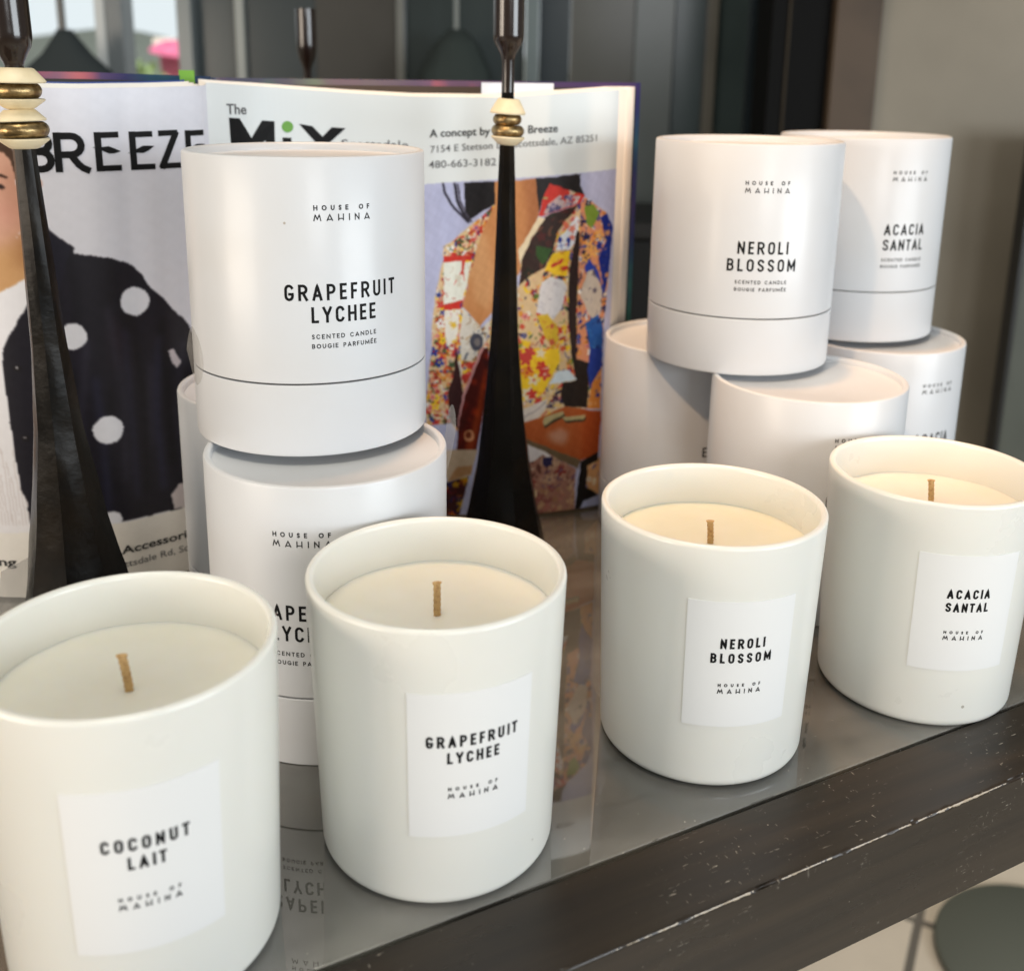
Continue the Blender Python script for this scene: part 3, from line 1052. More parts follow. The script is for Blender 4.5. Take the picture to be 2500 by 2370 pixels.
stl = make_stick((-.1702, .390, 0), 'dark faceted candlestick with six cream and brass beads at the left edge',
           [(0, .0290), (.020, .0245), (.0443, .0197), (.0706, .0147), (.1045, .0096), (.138, .0068), (.177, .0053), (.207, .0042), (.235, .0036)],
           [('up', .2112, .2150, .0088, 1), ('ring', .2150, .2206, .0094, 0), ('down', .2208, .2250, .0088, -1), ('up', .2251, .2287, .0088, 1), ('ring', .2288, .2341, .0080, 1), ('down', .2342, .2394, .0098, 2)],
           CUPL, 0.2, 2)
stl.rotation_euler = (0, R_(-1.3), 0.2)
make_stick((-.1442, .780, 0), 'reflection of a dark candlestick built solid, only its cup seen behind the open book',
           [(0, .0215), (.030, .0170), (.090, .0106), (.165, .0062), (.232, .0034)],
           [('up', .2082, .2122, .0079, 2), ('ring', .2122, .2172, .0077, 1), ('ring', .2174, .2222, .0067, 0), ('down', .2223, .2292, .0083, 2)],
           [(.0029, .222), (.0029, .243), (.0034, .245), (.0055, .2505), (.0068, .257), (.0071, .260), (.0071, .284), (.0062, .284), (.0060, .272), (0, .272)], 0.9, 3)  # mirror image of a candlestick, modelled as a solid copy

# ------------------------------------------------------------------ open book
def cat(P, n=12):
    P = np.array(P, float)
    Q = []
    E = np.vstack([2*P[0] - P[1], P, 2*P[-1] - P[-2]])
    for i in range(1, len(E) - 2):
        a, b_, c, d = E[i-1], E[i], E[i+1], E[i+2]
        for t in np.linspace(0, 1, n, endpoint=False):
            Q.append(.5*((2*b_) + (c - a)*t + (2*a - 5*b_ + 4*c - d)*t*t + (3*b_ - a - 3*c + d)*t**3))
    Q.append(P[-1])
    return np.array(Q)
GX = -.139794
RP = cat([(GX, .503), (-.120, .527), (-.085, .5425), (-.032, .5535), (.017, .5575), (.0525, .571), (.0615, .583), (.0650, .594)])
LP = cat([(GX, .503), (GX - .0025, .495), (-.1545, .4815), (-.1665, .4715), (-.180, .461), (-.205, .452), (-.231, .450), (-.290, .455), (-.345, .465)])
class Page:
    def __init__(self, P, side):
        self.P = P
        self.s = np.concatenate([[0], np.cumsum(np.linalg.norm(np.diff(P, axis=0), axis=1))])
        d = np.gradient(P, axis=0)
        d /= np.linalg.norm(d, axis=1)[:, None]
        self.n = np.stack([d[:, 1], -d[:, 0]], 1)*side      # towards the reader
    def at(self, s, z, lift=0.0):
        x = np.interp(s, self.s, self.P[:, 0])
        y = np.interp(s, self.s, self.P[:, 1])
        nx = np.interp(s, self.s, self.n[:, 0])
        ny = np.interp(s, self.s, self.n[:, 1])
        return np.stack([x + nx*lift, y + ny*lift, z + 0*x], -1)
PR, PL = Page(RP, 1), Page(LP, -1)
RTOP = ([0, .030, .074, .107, .149, .187, .2155], [.2346, .2331, .2303, .2289, .2289, .2316, .2334])
LTOP = ([0, .004, .0285, .0616, .0766, .2274], [.2336, .2332, .2324, .2317, .2318, .2318])

def inside(px, py, poly):
    r = np.zeros(px.shape, bool)
    n = len(poly)
    for i in range(n):
        x0, y0 = poly[i]
        x1, y1 = poly[(i+1) % n]
        if y0 == y1:
            continue
        c = ((y0 > py) != (y1 > py)) & (px < (x1 - x0)*(py - y0)/(y1 - y0) + x0)
        r ^= c
    return r
class Canvas:
    """printed picture as a colour per vertex of the page grid (s, z in mm; colours in sRGB 0-255)"""
    def __init__(self, smax, nu, nv, paper):
        self.S, self.Z = np.meshgrid(np.linspace(0, smax, nu), np.linspace(0, 236, nv), indexing='ij')
        self.C = np.empty(self.S.shape + (3,))
        self.C[:] = paper
        self.rng = np.random.default_rng(7)
        self.S0, self.Z0 = self.S, self.Z
        k = [(self.rng.uniform(-.5, .5, 2), self.rng.uniform(0, 6.3), .35/(1 + i % 3)) for i in range(10)]
        dx = sum(a*np.sin(f[0]*self.S*2 + f[1]*self.Z*2 + p) for f, p, a in k)
        dy = sum(a*np.cos(f[1]*self.S*2 - f[0]*self.Z*2 + p) for f, p, a in k)
        self.SW, self.ZW = self.S + dx*.22, self.Z + dy*.22
    def m(self, poly, warp=True):
        return inside(self.SW if warp else self.S, self.ZW if warp else self.Z, poly)
    def fill(self, poly, c, a=1.0, warp=True, clip=None):
        k = self.m(poly, warp)
        if clip is not None:
            k &= clip
        self.C[k] = self.C[k]*(1 - a) + np.array(c)*a
        return k
    def win(self, x0, x1, y0, y1):
        nu, nv = self.S.shape
        du, dv = self.S[-1, 0]/(nu - 1), self.Z[0, -1]/(nv - 1)
        return (slice(max(0, int(x0/du) - 3), max(0, int(x1/du) + 5)), slice(max(0, int(y0/dv) - 3), max(0, int(y1/dv) + 5)))
    def blob(self, x, y, rx, ry, c, ang=0, a=1.0, clip=None):
        ca, sa = math.cos(ang), math.sin(ang)
        r = max(rx, ry) + 1.5
        w = self.win(x - r, x + r, y - r, y + r)
        dx, dy = self.SW[w] - x, self.ZW[w] - y
        k = ((dx*ca + dy*sa)/rx)**2 + ((-dx*sa + dy*ca)/ry)**2 < 1
        if clip is not None:
            k = k & clip[w]
        sub = self.C[w]
        sub[k] = sub[k]*(1 - a) + np.array(c)*a
    def line(self, pts, wd, c, clip=None):
        for (x0, y0), (x1, y1) in zip(pts[:-1], pts[1:]):
            w = self.win(min(x0, x1) - wd - 1.5, max(x0, x1) + wd + 1.5, min(y0, y1) - wd - 1.5, max(y0, y1) + wd + 1.5)
            S, Z = self.SW[w], self.ZW[w]
            vx, vy = x1 - x0, y1 - y0
            L = vx*vx + vy*vy + 1e-9
            t = np.clip(((S - x0)*vx + (Z - y0)*vy)/L, 0, 1)
            k = np.hypot(S - x0 - t*vx, Z - y0 - t*vy) < wd/2
            if clip is not None:
                k = k & clip[w]
            sub = self.C[w]
            sub[k] = c
    def flowers(self, clip, n, pal, size, seed):
        g = np.random.default_rng(seed)
        idx = np.argwhere(clip)
        if len(idx) == 0:
            return
        for i in range(n):
            u, v = idx[g.integers(len(idx))]
            x, y = self.S[u, v], self.Z[u, v]
            sz = g.uniform(*size)
            c = pal[g.integers(len(pal))]
            c2 = pal[g.integers(len(pal))]
            kind = g.integers(3)
            a0 = g.uniform(0, 6.3)
            if kind == 0:
                for p in range(5):
                    a = a0 + p*2*PI/5
                    self.blob(x + sz*.6*math.cos(a), y + sz*.6*math.sin(a), sz*.55, sz*.33, c, a, clip=clip)
                self.blob(x, y, sz*.25, sz*.25, c2, clip=clip)
            elif kind == 1:
                self.blob(x, y, sz, sz*.35, c, a0, clip=clip)
                self.blob(x + sz*.3, y, sz*.6, sz*.12, c2, a0, clip=clip)
            else:
                self.line([(x, y), (x + sz*1.6*math.cos(a0), y + sz*1.6*math.sin(a0)), (x + sz*2.2*math.cos(a0 + .5), y + sz*2.2*math.sin(a0 + .5))], sz*.22, c, clip=clip)
    def blend(self, mask, n):
        """smooth inside the mask only, keeping its outline crisp"""
        C = self.C.copy()
        m = mask.astype(float)[..., None]
        def nb(a):
            s = np.zeros_like(a)
            s[1:-1, 1:-1] = a[2:, 1:-1] + a[:-2, 1:-1] + a[1:-1, 2:] + a[1:-1, :-2]
            return s
        wsum = nb(m)
        ok = (wsum[..., 0] > 0) & mask
        for _ in range(n):
            D = nb(C*m)/np.maximum(wsum, 1e-6)
            C[ok] = D[ok]
        self.C = C
    def soften(self, n=1):
        for _ in range(n):
            C = self.C.copy()
            C[1:-1, 1:-1] = (2*self.C[1:-1, 1:-1] + self.C[2:, 1:-1] + self.C[:-2, 1:-1] + self.C[1:-1, 2:] + self.C[1:-1, :-2])/6
            self.C = C

AR = dict([
 ("hair",[(132.7,185.8),(148.8,186.8),(148.7,174.8),(144.2,172.5),(137.5,168.0),(135.3,166.9),(133.6,171.4),(132.7,179.1)]),
 ("strand1",[(121.8,185.2),(122.6,180.8),(125.7,175.2),(130.2,170.2),(134.7,165.8)]),
 ("strand2",[(127.9,185.2),(129.1,176.9),(131.9,170.8),(135.3,165.8)]),
 ("skin",[(148.5,186.7),(170.9,188.3),(171.9,169.3),(162.5,150.1),(162.2,139.2),(147.0,116.4),(141.3,109.9),(132.3,120.5),(136.5,141.9),(142.0,160.2),(148.7,174.8)]),
 ("hair2",[(169.8,188.3),(194.4,190.5),(194.3,184.6),(197.6,178.9),(186.4,180.9),(177.3,186.0),(173.5,177.7),(171.9,171.0)]),
 ("body",[(121.7,152.8),(125.1,154.5),(139.7,166.9),(148.7,174.8),(142.0,160.2),(139.3,151.1),(134.3,132.1),(132.3,119.9),(142.4,108.7),(146.4,112.8),(162.3,132.2),(162.6,145.5),(168.7,158.0),(175.4,168.7),(194.6,175.0),(197.6,178.4),(211.3,169.3),(215.9,160.9),(214.3,137.5),(211.9,107.7),(212.2,84.8),(211.4,76.1),(211.0,59.9),(201.9,61.0),(177.3,58.3),(165.3,55.7),(162.9,91.8),(142.5,97.2),(129.2,51.0),(125.7,55.4),(112.1,54.7),(112.2,68.2),(114.7,92.2),(115.0,91.2),(115.9,114.8),(118.3,131.1),(121.7,145.4)]),
 ("collar",[(177.3,186.0),(186.3,182.6),(197.6,179.5),(194.6,175.0),(183.6,171.9),(173.1,168.7),(171.9,169.3),(173.5,177.7)]),
 ("collargrey",[(183.4,179.8),(195.1,179.0),(192.7,175.1),(177.7,170.4),(173.4,169.3),(176.4,174.9)]),
 ("lining",[(194.6,174.5),(177.7,169.8),(169.2,161.4),(163.2,145.5),(162.2,132.2),(168.5,138.0),(176.0,141.9),(180.0,151.0),(182.1,159.5),(186.8,166.8)]),
 ("lapel",[(171.9,168.7),(175.4,167.6),(168.7,158.0),(162.6,144.3),(161.6,146.6),(161.5,151.2)]),
 ("green1",[(170.5,153.4),(179.4,151.6),(177.1,145.3),(174.2,143.1),(171.2,147.7)]),
 ("red1",[(121.7,147.7),(137.0,148.2),(136.5,145.3),(122.0,144.5)]),
 ("red2",[(121.7,120.6),(131.4,124.5),(130.9,119.3),(121.7,118.8)]),
 ("white1",[(122.0,144.3),(131.4,145.1),(134.2,144.2),(136.5,145.1),(134.3,133.3),(132.0,124.0),(122.0,121.7)]),
 ("white2",[(122.0,118.5),(130.9,119.0),(129.7,108.1),(128.6,101.6),(123.4,98.7)]),
 ("redbranch",[(131.4,147.1),(133.6,147.1),(132.5,139.6),(133.1,133.8),(131.7,138.4),(126.8,131.5),(131.4,140.2)]),
 ("green2",[(197.2,173.3),(203.0,174.2),(206.5,169.5),(202.1,161.6),(198.8,164.1)]),
 ("yellow1",[(180.0,149.2),(189.7,150.6),(188.3,136.8),(182.7,137.0),(175.5,140.1)]),
 ("white3",[(187.0,161.1),(192.9,168.9),(194.9,166.5),(192.7,155.1),(189.1,150.7),(181.8,150.9),(183.4,157.7)]),
 ("white4",[(174.4,133.8),(179.1,136.6),(186.5,134.5),(188.5,130.3),(185.7,118.7),(181.5,113.5),(171.8,117.5),(172.8,128.0)]),
 ("yellow2",[(171.9,115.7),(177.8,116.1),(183.5,109.9),(184.9,102.6),(181.3,96.8),(176.3,104.3)]),
 ("gap",[(193.2,160.9),(195.1,159.6),(195.0,144.6),(194.7,115.2),(195.5,89.1),(192.6,89.4),(189.6,115.5),(189.5,139.0)]),
 ("blue",[(207.2,167.2),(211.3,169.3),(215.9,160.9),(214.3,137.5),(211.8,125.8),(206.8,145.1),(211.9,155.3)]),
 ("blue2",[(198.3,140.9),(201.4,145.4),(207.1,138.0),(210.2,128.9),(204.4,138.2),(199.1,138.0)]),
 ("grey1",[(200.4,138.5),(204.3,139.4),(210.3,127.1),(209.5,114.0),(205.4,110.7),(201.2,115.9),(196.3,125.8)]),
 ("blue3",[(200.1,110.0),(208.1,114.1),(211.5,107.7),(212.1,87.4),(205.0,88.2)]),
 ("inlapel",[(132.3,119.9),(142.4,108.7),(146.4,112.8),(146.5,106.9),(140.2,90.8),(129.8,90.8),(130.3,108.1),(132.1,71.9),(129.8,90.7),(129.7,97.9)]),
 ("darkstrip",[(128.6,97.9),(129.8,90.1),(132.7,71.9),(141.3,96.0),(143.7,97.8),(132.7,70.0),(129.8,52.2),(125.7,56.0),(123.9,71.4),(127.4,83.5)]),
 ("pinkline",[(141.9,97.8),(143.4,97.8),(133.0,69.4),(129.8,52.8),(129.2,52.8),(132.1,71.3)]),
 ("maroon",[(143.4,97.8),(146.0,97.8),(146.7,79.8),(139.9,40.2),(129.0,40.0),(129.8,52.8),(133.0,69.4)]),
 ("orange",[(143.7,85.8),(145.5,87.0),(142.8,61.4),(138.8,40.2),(133.4,40.3),(138.1,55.2),(141.5,72.4)]),
 ("ring",[(135.8,48.1)]),
 ("shelf",[(129.0,40.0),(140.5,40.2),(137.0,25.1),(123.9,20.6),(120.9,30.6),(120.9,40.3)]),
 ("stripes",[(120.9,20.4),(135.8,24.4),(130.5,1.1),(120.8,1.4)]),
 ("cup",[(179.4,77.0),(184.8,84.3),(191.1,84.4),(195.9,78.5),(187.5,77.4)]),
 ("yellow3",[(162.2,97.9),(185.1,97.0),(185.3,89.1),(177.0,73.2),(171.0,68.5),(164.5,67.5)]),
 ("darkfig",[(192.0,96.5),(195.5,90.2),(203.6,87.0),(203.2,61.2),(189.2,63.6),(186.7,70.6),(187.5,77.4),(195.2,77.9)]),
 ("blue4",[(204.0,95.5),(211.7,94.7),(211.1,76.2),(204.2,72.0),(202.4,83.4)]),
 ("orange2",[(205.5,75.0),(211.5,83.6),(211.8,59.7),(203.2,60.9)]),
 ("table",[(162.3,55.8),(175.5,58.4),(189.2,63.6),(212.6,58.0),(211.5,32.9),(200.2,30.7),(186.1,37.5),(167.3,46.3),(162.5,46.4)]),
 ("tablehi",[(178.8,48.2),(187.0,51.3),(192.2,48.3),(189.8,40.9),(182.7,42.9)]),
 ("hand",[(164.0,62.6),(178.3,68.8),(179.7,65.6),(174.3,58.5),(164.1,55.1)]),
 ("sandal1",[(176.2,55.3),(177.3,58.3),(188.0,61.2),(188.7,59.3),(177.5,53.3)]),
 ("sandal2",[(187.4,57.5),(202.0,57.2),(200.7,54.9),(189.4,55.2)]),
 ("rim",[(167.3,46.3),(186.1,37.5),(200.2,30.7),(198.3,25.8),(177.8,38.2),(167.3,43.5)]),
 ("dress",[(165.5,44.5),(172.8,43.0),(196.9,26.0),(197.1,1.2),(173.0,-0.7),(166.3,-0.3)]),
 ("dresswhite",[(167.3,42.6),(172.8,43.0),(181.6,35.4),(181.1,32.9),(177.2,36.4),(171.8,32.9),(168.1,32.4)]),
 ("dressnavy",[(177.3,34.4),(182.9,34.6),(182.4,30.2),(178.7,28.6),(176.7,30.7)]),
 ("leg",[(200.2,30.1),(211.4,33.9),(211.6,29.0),(204.5,26.9),(204.3,13.9),(212.5,7.8),(202.5,5.6),(200.5,0.6),(214.5,0.1),(214.7,-3.3),(197.1,-0.8)]),
])
AL = dict([
 ("hair",[(106.0,214.9),(92.2,213.3),(89.0,207.7),(88.2,199.5),(89.2,193.4),(90.1,201.2),(92.6,204.7),(97.4,206.4),(108.7,191.5)]),
 ("face",[(112.5,204.5),(97.3,207.3),(92.6,205.1),(89.9,201.2),(88.9,187.3),(88.6,178.4),(88.9,173.0),(92.5,167.7),(98.3,165.0),(104.9,165.4),(111.0,171.6),(113.7,187.1)]),
 ("brow",[(97.6,196.7),(95.1,196.6),(92.3,195.2),(92.1,194.4),(95.2,195.2),(97.7,195.5)]),
 ("eye",[(97.2,192.1),(95.5,192.3),(94.1,191.7),(93.2,190.4),(94.9,190.0),(97.0,190.6)]),
 ("lips",[(103.8,175.7),(99.7,176.7),(98.1,175.8),(100.0,174.0),(104.0,173.5)]),
 ("neck",[(107.1,166.3),(98.3,165.0),(92.5,167.7),(88.4,173.0),(88.4,160.4),(89.0,151.8),(95.7,148.2),(100.4,145.9),(112.1,142.0)]),
 ("ear",[(79.9,195.1),(79.2,193.8),(79.1,191.6),(79.8,189.8)]),
 ("tee",[(114.5,142.0),(100.4,145.9),(89.0,152.0),(89.1,141.2),(93.7,134.0),(96.0,130.4),(101.4,121.7),(102.5,114.6),(102.1,85.3),(100.5,55.2),(98.1,48.3),(98.7,45.8),(97.5,34.2),(122.4,33.5)]),
 ("coat",[(88.9,152.7),(85.2,169.4),(78.2,173.3),(75.6,170.3),(69.3,165.3),(68.8,164.6),(69.5,162.2),(60.7,160.7),(50.7,158.1),(43.8,154.5),(40.7,150.4),(37.4,144.3),(31.4,138.3),(24.8,130.0),(21.8,127.3),(16.8,117.4),(17.3,96.7),(24.6,71.9),(27.1,34.8),(60.4,35.3),(97.5,34.2),(98.7,45.8),(98.1,48.3),(100.5,55.2),(102.1,85.3),(102.5,114.6),(101.4,121.7),(96.0,130.4),(89.1,141.2)]),
 ("dots",[(44.7,138.9),(72.7,125.5),(28.3,109.8),(61.0,80.6),(30.4,40.5),(62.6,37.0),(96.4,111.8),(96.2,79.9)]),
 ("dotedge",[(38.8,138.2),(45.2,132.6),(68.4,125.1),(73.2,119.5),(24.7,109.2),(28.6,104.5),(55.3,79.7),(61.5,74.4),(26.8,39.5),(30.7,35.6)]),
])
def scale_noise(cv, amp, f):
    g = cv.rng
    t = np.zeros(cv.S.shape)
    for i in range(14):
        a, w = g.uniform(0, 6.3), f*(1 + i*.35)
        t += np.sin((cv.S*math.cos(a) + cv.Z*math.sin(a))*w + g.uniform(0, 6.3))/(1 + i*.25)
    return amp*t[..., None]/3

# right page -----------------------------------------------------------
cr = Canvas(217.0, 680, 740, (233, 238, 238))
slope = 185.2 + (cr.S - 112.9)*(192.5 - 185.2)/(215.4 - 112.9)
photo = cr.Z < slope
cr.C[photo] = (190, 194, 226)
cr.C += scale_noise(cr, 7, .12)*photo[..., None]
A = AR
CREAM, RED, YEL, BLU, WHT, GRN, ORG, NAV, PNK = (238, 226, 196), (206, 52, 42), (246, 206, 40), (30, 52, 150), (240, 240, 236), (92, 132, 50), (226, 140, 52), (24, 26, 62), (226, 140, 138)
cr.fill(A['hair'], (26, 23, 25))
cr.line(A['strand1'], 1.3, (50, 46, 62))
cr.line(A['strand2'], 1.6, (40, 36, 46))
cr.line([(x + 1.6, y) for x, y in A['strand2']], .8, (60, 54, 66))
k = cr.fill(A['skin'], (206, 142, 90))
sh_ = np.clip((cr.S - 150)/22, 0, 1)[..., None]
cr.C[k] = (cr.C*(1 - .0*sh_))[k]
cr.fill([(142, 160), (146, 158), (150, 130), (146, 118), (138, 124), (136, 142)], (224, 172, 122), .7, clip=k)
cr.fill([(163, 188), (171, 188), (172, 169), (163, 152), (166, 165)], (160, 96, 56), .6, clip=k)
cr.fill([(148, 150), (158, 165), (160, 150), (152, 128)], (190, 122, 72), .5, clip=k)
cr.blend(k, 60)
cr.fill(A['hair2'], (28, 23, 24))
body = cr.fill(A['body'], (226, 196, 150))
left = body & (cr.S < 147)
right = body & (cr.S >= 147)
cr.flowers(left, 560, [RED, RED, WHT, ORG, PNK, (180, 60, 50), YEL, (170, 40, 34), BLU, (60, 80, 50)], (.5, 2.6), 3)
cr.flowers(right, 950, [RED, RED, YEL, ORG, WHT, PNK, BLU, NAV, YEL, RED, (150, 40, 50), (90, 120, 50)], (.5, 2.3), 5)
sl = body & (cr.S > 195) & (cr.Z > 84)
cr.C[sl] = (222, 150, 110)
cr.flowers(sl, 320, [BLU, ORG, CREAM, WHT, NAV, PNK, BLU], (.5, 2.3), 9)
cr.fill(A['collar'], RED)
cr.fill(A['collargrey'], (196, 176, 178))
cr.flowers(cr.m(A['collargrey']), 22, [(120, 110, 150), RED, (226, 210, 205), (70, 66, 110)], (.7, 2.0), 12)
cr.flowers(cr.m(A['collar']) & ~cr.m(A['collargrey']), 6, [(160, 170, 90), (220, 190, 170)], (.8, 1.8), 13)
ln = cr.fill(A['lining'], (54, 34, 28))
cr.flowers(ln, 18, [(80, 30, 28), (40, 40, 26), (100, 60, 44)], (1, 3), 15)
cr.fill(A['lapel'], (240, 224, 190))
cr.fill(A['green1'], (50, 84, 34))
for n_, c_ in (('red1', RED), ('red2', RED), ('white1', (236, 238, 226)), ('white2', (238, 234, 222)), ('redbranch', (206, 70, 58)), ('green2', (122, 150, 54)), ('yellow1', (250, 206, 36)),
               ('white3', (232, 236, 244)), ('white4', (226, 224, 226)), ('yellow2', (220, 184, 48)), ('gap', (46, 30, 28)), ('blue', (22, 44, 138)), ('blue2', (40, 66, 172)), ('grey1', (206, 196, 184)), ('blue3', (36, 92, 172))):
    cr.fill(A[n_], c_)
for n_, pal_ in (('white1', [(206, 196, 176), (190, 70, 56), (220, 214, 196)]), ('white2', [(206, 120, 110), (220, 200, 180), (230, 190, 60)]), ('white4', [(190, 186, 196), (206, 202, 206)]), ('yellow2', [(160, 120, 40), (230, 206, 90), (200, 90, 60)]),
                 ('blue', [(30, 70, 180), (16, 24, 80), (210, 150, 100)]), ('grey1', [(150, 140, 150), (230, 220, 210), (90, 80, 100)]), ('blue3', [(80, 150, 210), (20, 50, 120)]), ('yellow1', [RED, (255, 230, 90), (220, 150, 30)]), ('white3', [(60, 80, 170), (230, 130, 110)])):
    cr.flowers(cr.m(A[n_]), 14, pal_, (.5, 1.8), 41)
for x, y in ((184.5, 144.5), (181, 143), (187, 141)):
    cr.blob(x, y, 2.2, .9, RED, random.uniform(0, 3))
cr.blob(183.6, 156, 1.1, 1.5, BLU)
cr.blob(188.6, 155.6, 1.2, 1.6, BLU)
cr.blob(187, 164, 1.6, 2.2, (230, 120, 90), .6)
for x, y in ((201, 152), (204, 149), (207, 158), (199, 146)):
    for p in range(5):
        cr.blob(x + 1.7*math.cos(p*1.257), y + 2.1*math.sin(p*1.257), 1.3, .8, (236, 176, 92), p*1.257)
cr.fill(A['inlapel'], (226, 220, 208))
cr.flowers(cr.m(A['inlapel']), 30, [(190, 150, 90), (90, 96, 110), (236, 232, 222), (160, 120, 80)], (.8, 2.6), 21)
cr.blob(139.5, 101, 3.6, 5, (76, 78, 92))
cr.blob(140.0, 101, 1.6, 2.4, (130, 124, 124))
cr.fill(A['darkstrip'], (52, 16, 16))
cr.fill(A['maroon'], (74, 14, 8))
cr.flowers(cr.m(A['maroon']), 26, [(150, 40, 10), (110, 20, 8), (50, 8, 6)], (.8, 2.5), 23)
cr.fill(A['orange'], (190, 84, 28), .55)
cr.blend(cr.m(A['maroon']), 12)
cr.fill(A['pinkline'], (206, 150, 150))
cr.blob(135.8, 48.1, 2.7, 3.3, (212, 150, 108))
cr.blob(135.4, 48.6, 1.5, 1.9, (110, 44, 20))
cr.fill(A['shelf'], (196, 176, 150))
cr.fill([(129, 30), (138, 31), (137, 26), (124, 21.5)], (170, 120, 72), .7)
st = cr.fill(A['stripes'], (56, 18, 22))
cr.flowers(st, 40, [(190, 150, 30), (120, 20, 20), (26, 22, 70), (200, 90, 30)], (.8, 2.6), 25)
ye = cr.fill(A['yellow3'], (250, 208, 40))
cr.flowers(ye, 34, [RED, (232, 150, 40), (250, 226, 90), (206, 70, 60), CREAM], (1.0, 3.6), 27)
dk = cr.m([(174, 72), (188, 76), (189, 62), (176, 64)])
cr.flowers(dk, 16, [NAV, (230, 190, 150), (60, 50, 90), CREAM], (1, 2.6), 28)
cr.fill(A['darkfig'], (34, 25, 20))
cr.fill(A['blue4'], (30, 58, 150))
cr.fill(A['orange2'], (216, 140, 66))
cr.flowers(cr.m(A['orange2']), 10, [BLU, (240, 180, 110)], (.8, 2.0), 29)
tb = cr.fill(A['table'], (184, 92, 42))
cr.fill([(200, 62), (212.5, 58), (211, 33), (200, 31)], (160, 66, 22), .6, clip=tb)
cr.fill(A['tablehi'], (214, 170, 148), .75)
cr.blend(tb, 40)
cr.fill(A['hand'], (226, 216, 206))
cr.line([(165, 58), (172, 62), (178, 67)], .6, (170, 160, 160))
cr.fill(A['cup'], (222, 238, 246))
cr.line([(184, 77), (181, 70), (179, 66)], 1.4, (230, 196, 140))
for s_ in ('sandal1', 'sandal2'):
    cr.fill([(x + .6, y - 1.4) for x, y in A[s_]], (70, 60, 40))
    cr.fill(A[s_], (192, 178, 128))
dr = cr.fill(A['dress'], (176, 128, 112))
cr.flowers(dr & (cr.Z > 16), 60, [(150, 60, 60), (110, 66, 60), (196, 150, 130), (120, 90, 110), (206, 170, 140)], (1, 3.4), 31)
cr.flowers(dr & (cr.Z <= 16), 60, [(206, 170, 130), (176, 130, 100), (150, 90, 84), (190, 120, 110)], (1, 3.4), 32)
cr.flowers(dr & (cr.S < 174), 30, [(236, 210, 160), (226, 120, 100), (240, 226, 200)], (1, 3), 33)
cr.fill(A['dresswhite'], (240, 236, 238))
cr.fill(A['dressnavy'], (42, 38, 84))
cr.fill(A['rim'], (116, 98, 72))
cr.fill([(204.5, 27), (213, 31), (213, 8), (204.6, 13)], (220, 170, 120))
cr.flowers(cr.m([(204.5, 27), (213, 31), (213, 8), (204.6, 13)]), 10, [BLU, (200, 130, 70), CREAM], (1, 2.4), 35)
cr.fill(A['leg'], (20, 15, 12))
cr.C += scale_noise(cr, 6, .9)*photo[..., None]
cr.soften(1)

# left page ------------------------------------------------------------
cl_ = Canvas(227.0, 460, 500, (230, 231, 240))
A = AL
foot = cl_.Z < 34.8
cl_.C[foot] = (236, 232, 224)
cl_.fill([(130, 60), (130, 150), (112, 146), (100, 148), (112, 165), (106, 215), (150, 215), (160, 60)], (200, 160, 130))
cl_.fill(A['hair'], (74, 52, 38))
f_ = cl_.fill(A['face'], (214, 164, 140))
cl_.fill([(94, 200), (89, 198), (88, 180), (92, 170), (95, 180)], (188, 132, 108), .6, clip=f_)
cl_.fill([(98, 186), (94, 184), (93, 176), (98, 176)], (224, 160, 146), .6, clip=f_)
cl_.fill(A['neck'], (206, 158, 108))
cl_.fill([(92, 167), (88.4, 173), (88.4, 158), (93, 156)], (160, 108, 66), .7)
fn_ = cl_.m(A['face']) | cl_.m(A['neck'])
cl_.blend(fn_, 70)
cl_.fill(A['ear'], (214, 170, 150))
cl_.fill(A['brow'], (70, 46, 36))
cl_.fill(A['eye'], (52, 34, 30))
cl_.fill(A['lips'], (180, 96, 92))
te = cl_.fill(A['tee'], (236, 234, 236))
for i in range(16):
    x = 98 + i*1.6
    cl_.line([(x, 38), (x + 1.5, 60 + (i*7) % 20)], .5, (214, 206, 204), clip=te)
ct = cl_.fill(A['coat'], (25, 22, 31))
g = np.random.default_rng(5)
for i in range(26):
    x, y = g.uniform(24, 92), g.uniform(50, 140)
    cl_.fill([(x, y), (x + g.uniform(1, 4), y + 2), (x + g.uniform(-3, 3), y + g.uniform(20, 45)), (x - 2, y + 18)], (g.uniform(34, 50), 34, g.uniform(40, 56)) if i % 2 else (14, 11, 16), .35, clip=ct)
for i in range(14):
    x = 28 + i*4.6 + g.uniform(-1, 1)
    z0, z1 = g.uniform(40, 70), g.uniform(95, 140)
    cl_.line([(x, z0), (x + g.uniform(-3, 3), (z0 + z1)/2), (x + g.uniform(-4, 4), z1)], g.uniform(1.2, 3), ((48, 46, 60), (12, 10, 14), (36, 36, 56))[i % 3], clip=ct)
cl_.blend(ct, 16)
cl_.fill([(86, 165), (78, 172), (70, 165), (72, 158), (82, 130)], (30, 29, 44), .6, clip=ct)
for x, y, rx, ry in ((44.7, 138.9, 6.0, 6.6), (72.7, 125.5, 4.2, 6.2), (61.0, 80.6, 6.2, 6.4), (62.6, 36.8, 3.4, 4.2)):
    for q in range(16):
        cl_.blob(x + .45*math.cos(q*.39), y + .45*math.sin(q*.39), rx*(.95 + .03*(q % 3)), ry*.96, (232, 234, 242), q*.3, clip=~foot)
cl_.fill([(31.0, 113.5), (28.2, 114.4), (24.8, 107.0), (27.2, 104.8), (29.4, 107.0)], (214, 206, 212))
cl_.fill([(34.5, 43), (30, 47.5), (24, 47), (24, 35), (33, 35.2)], (206, 196, 196))
for x, y in ((96.4, 111.8), (96.2, 79.9)):
    cl_.blob(x, y, 1.8, 1.4, (22, 18, 20))
    cl_.blob(x + .4, y + .3, .7, .4, (210, 206, 210))
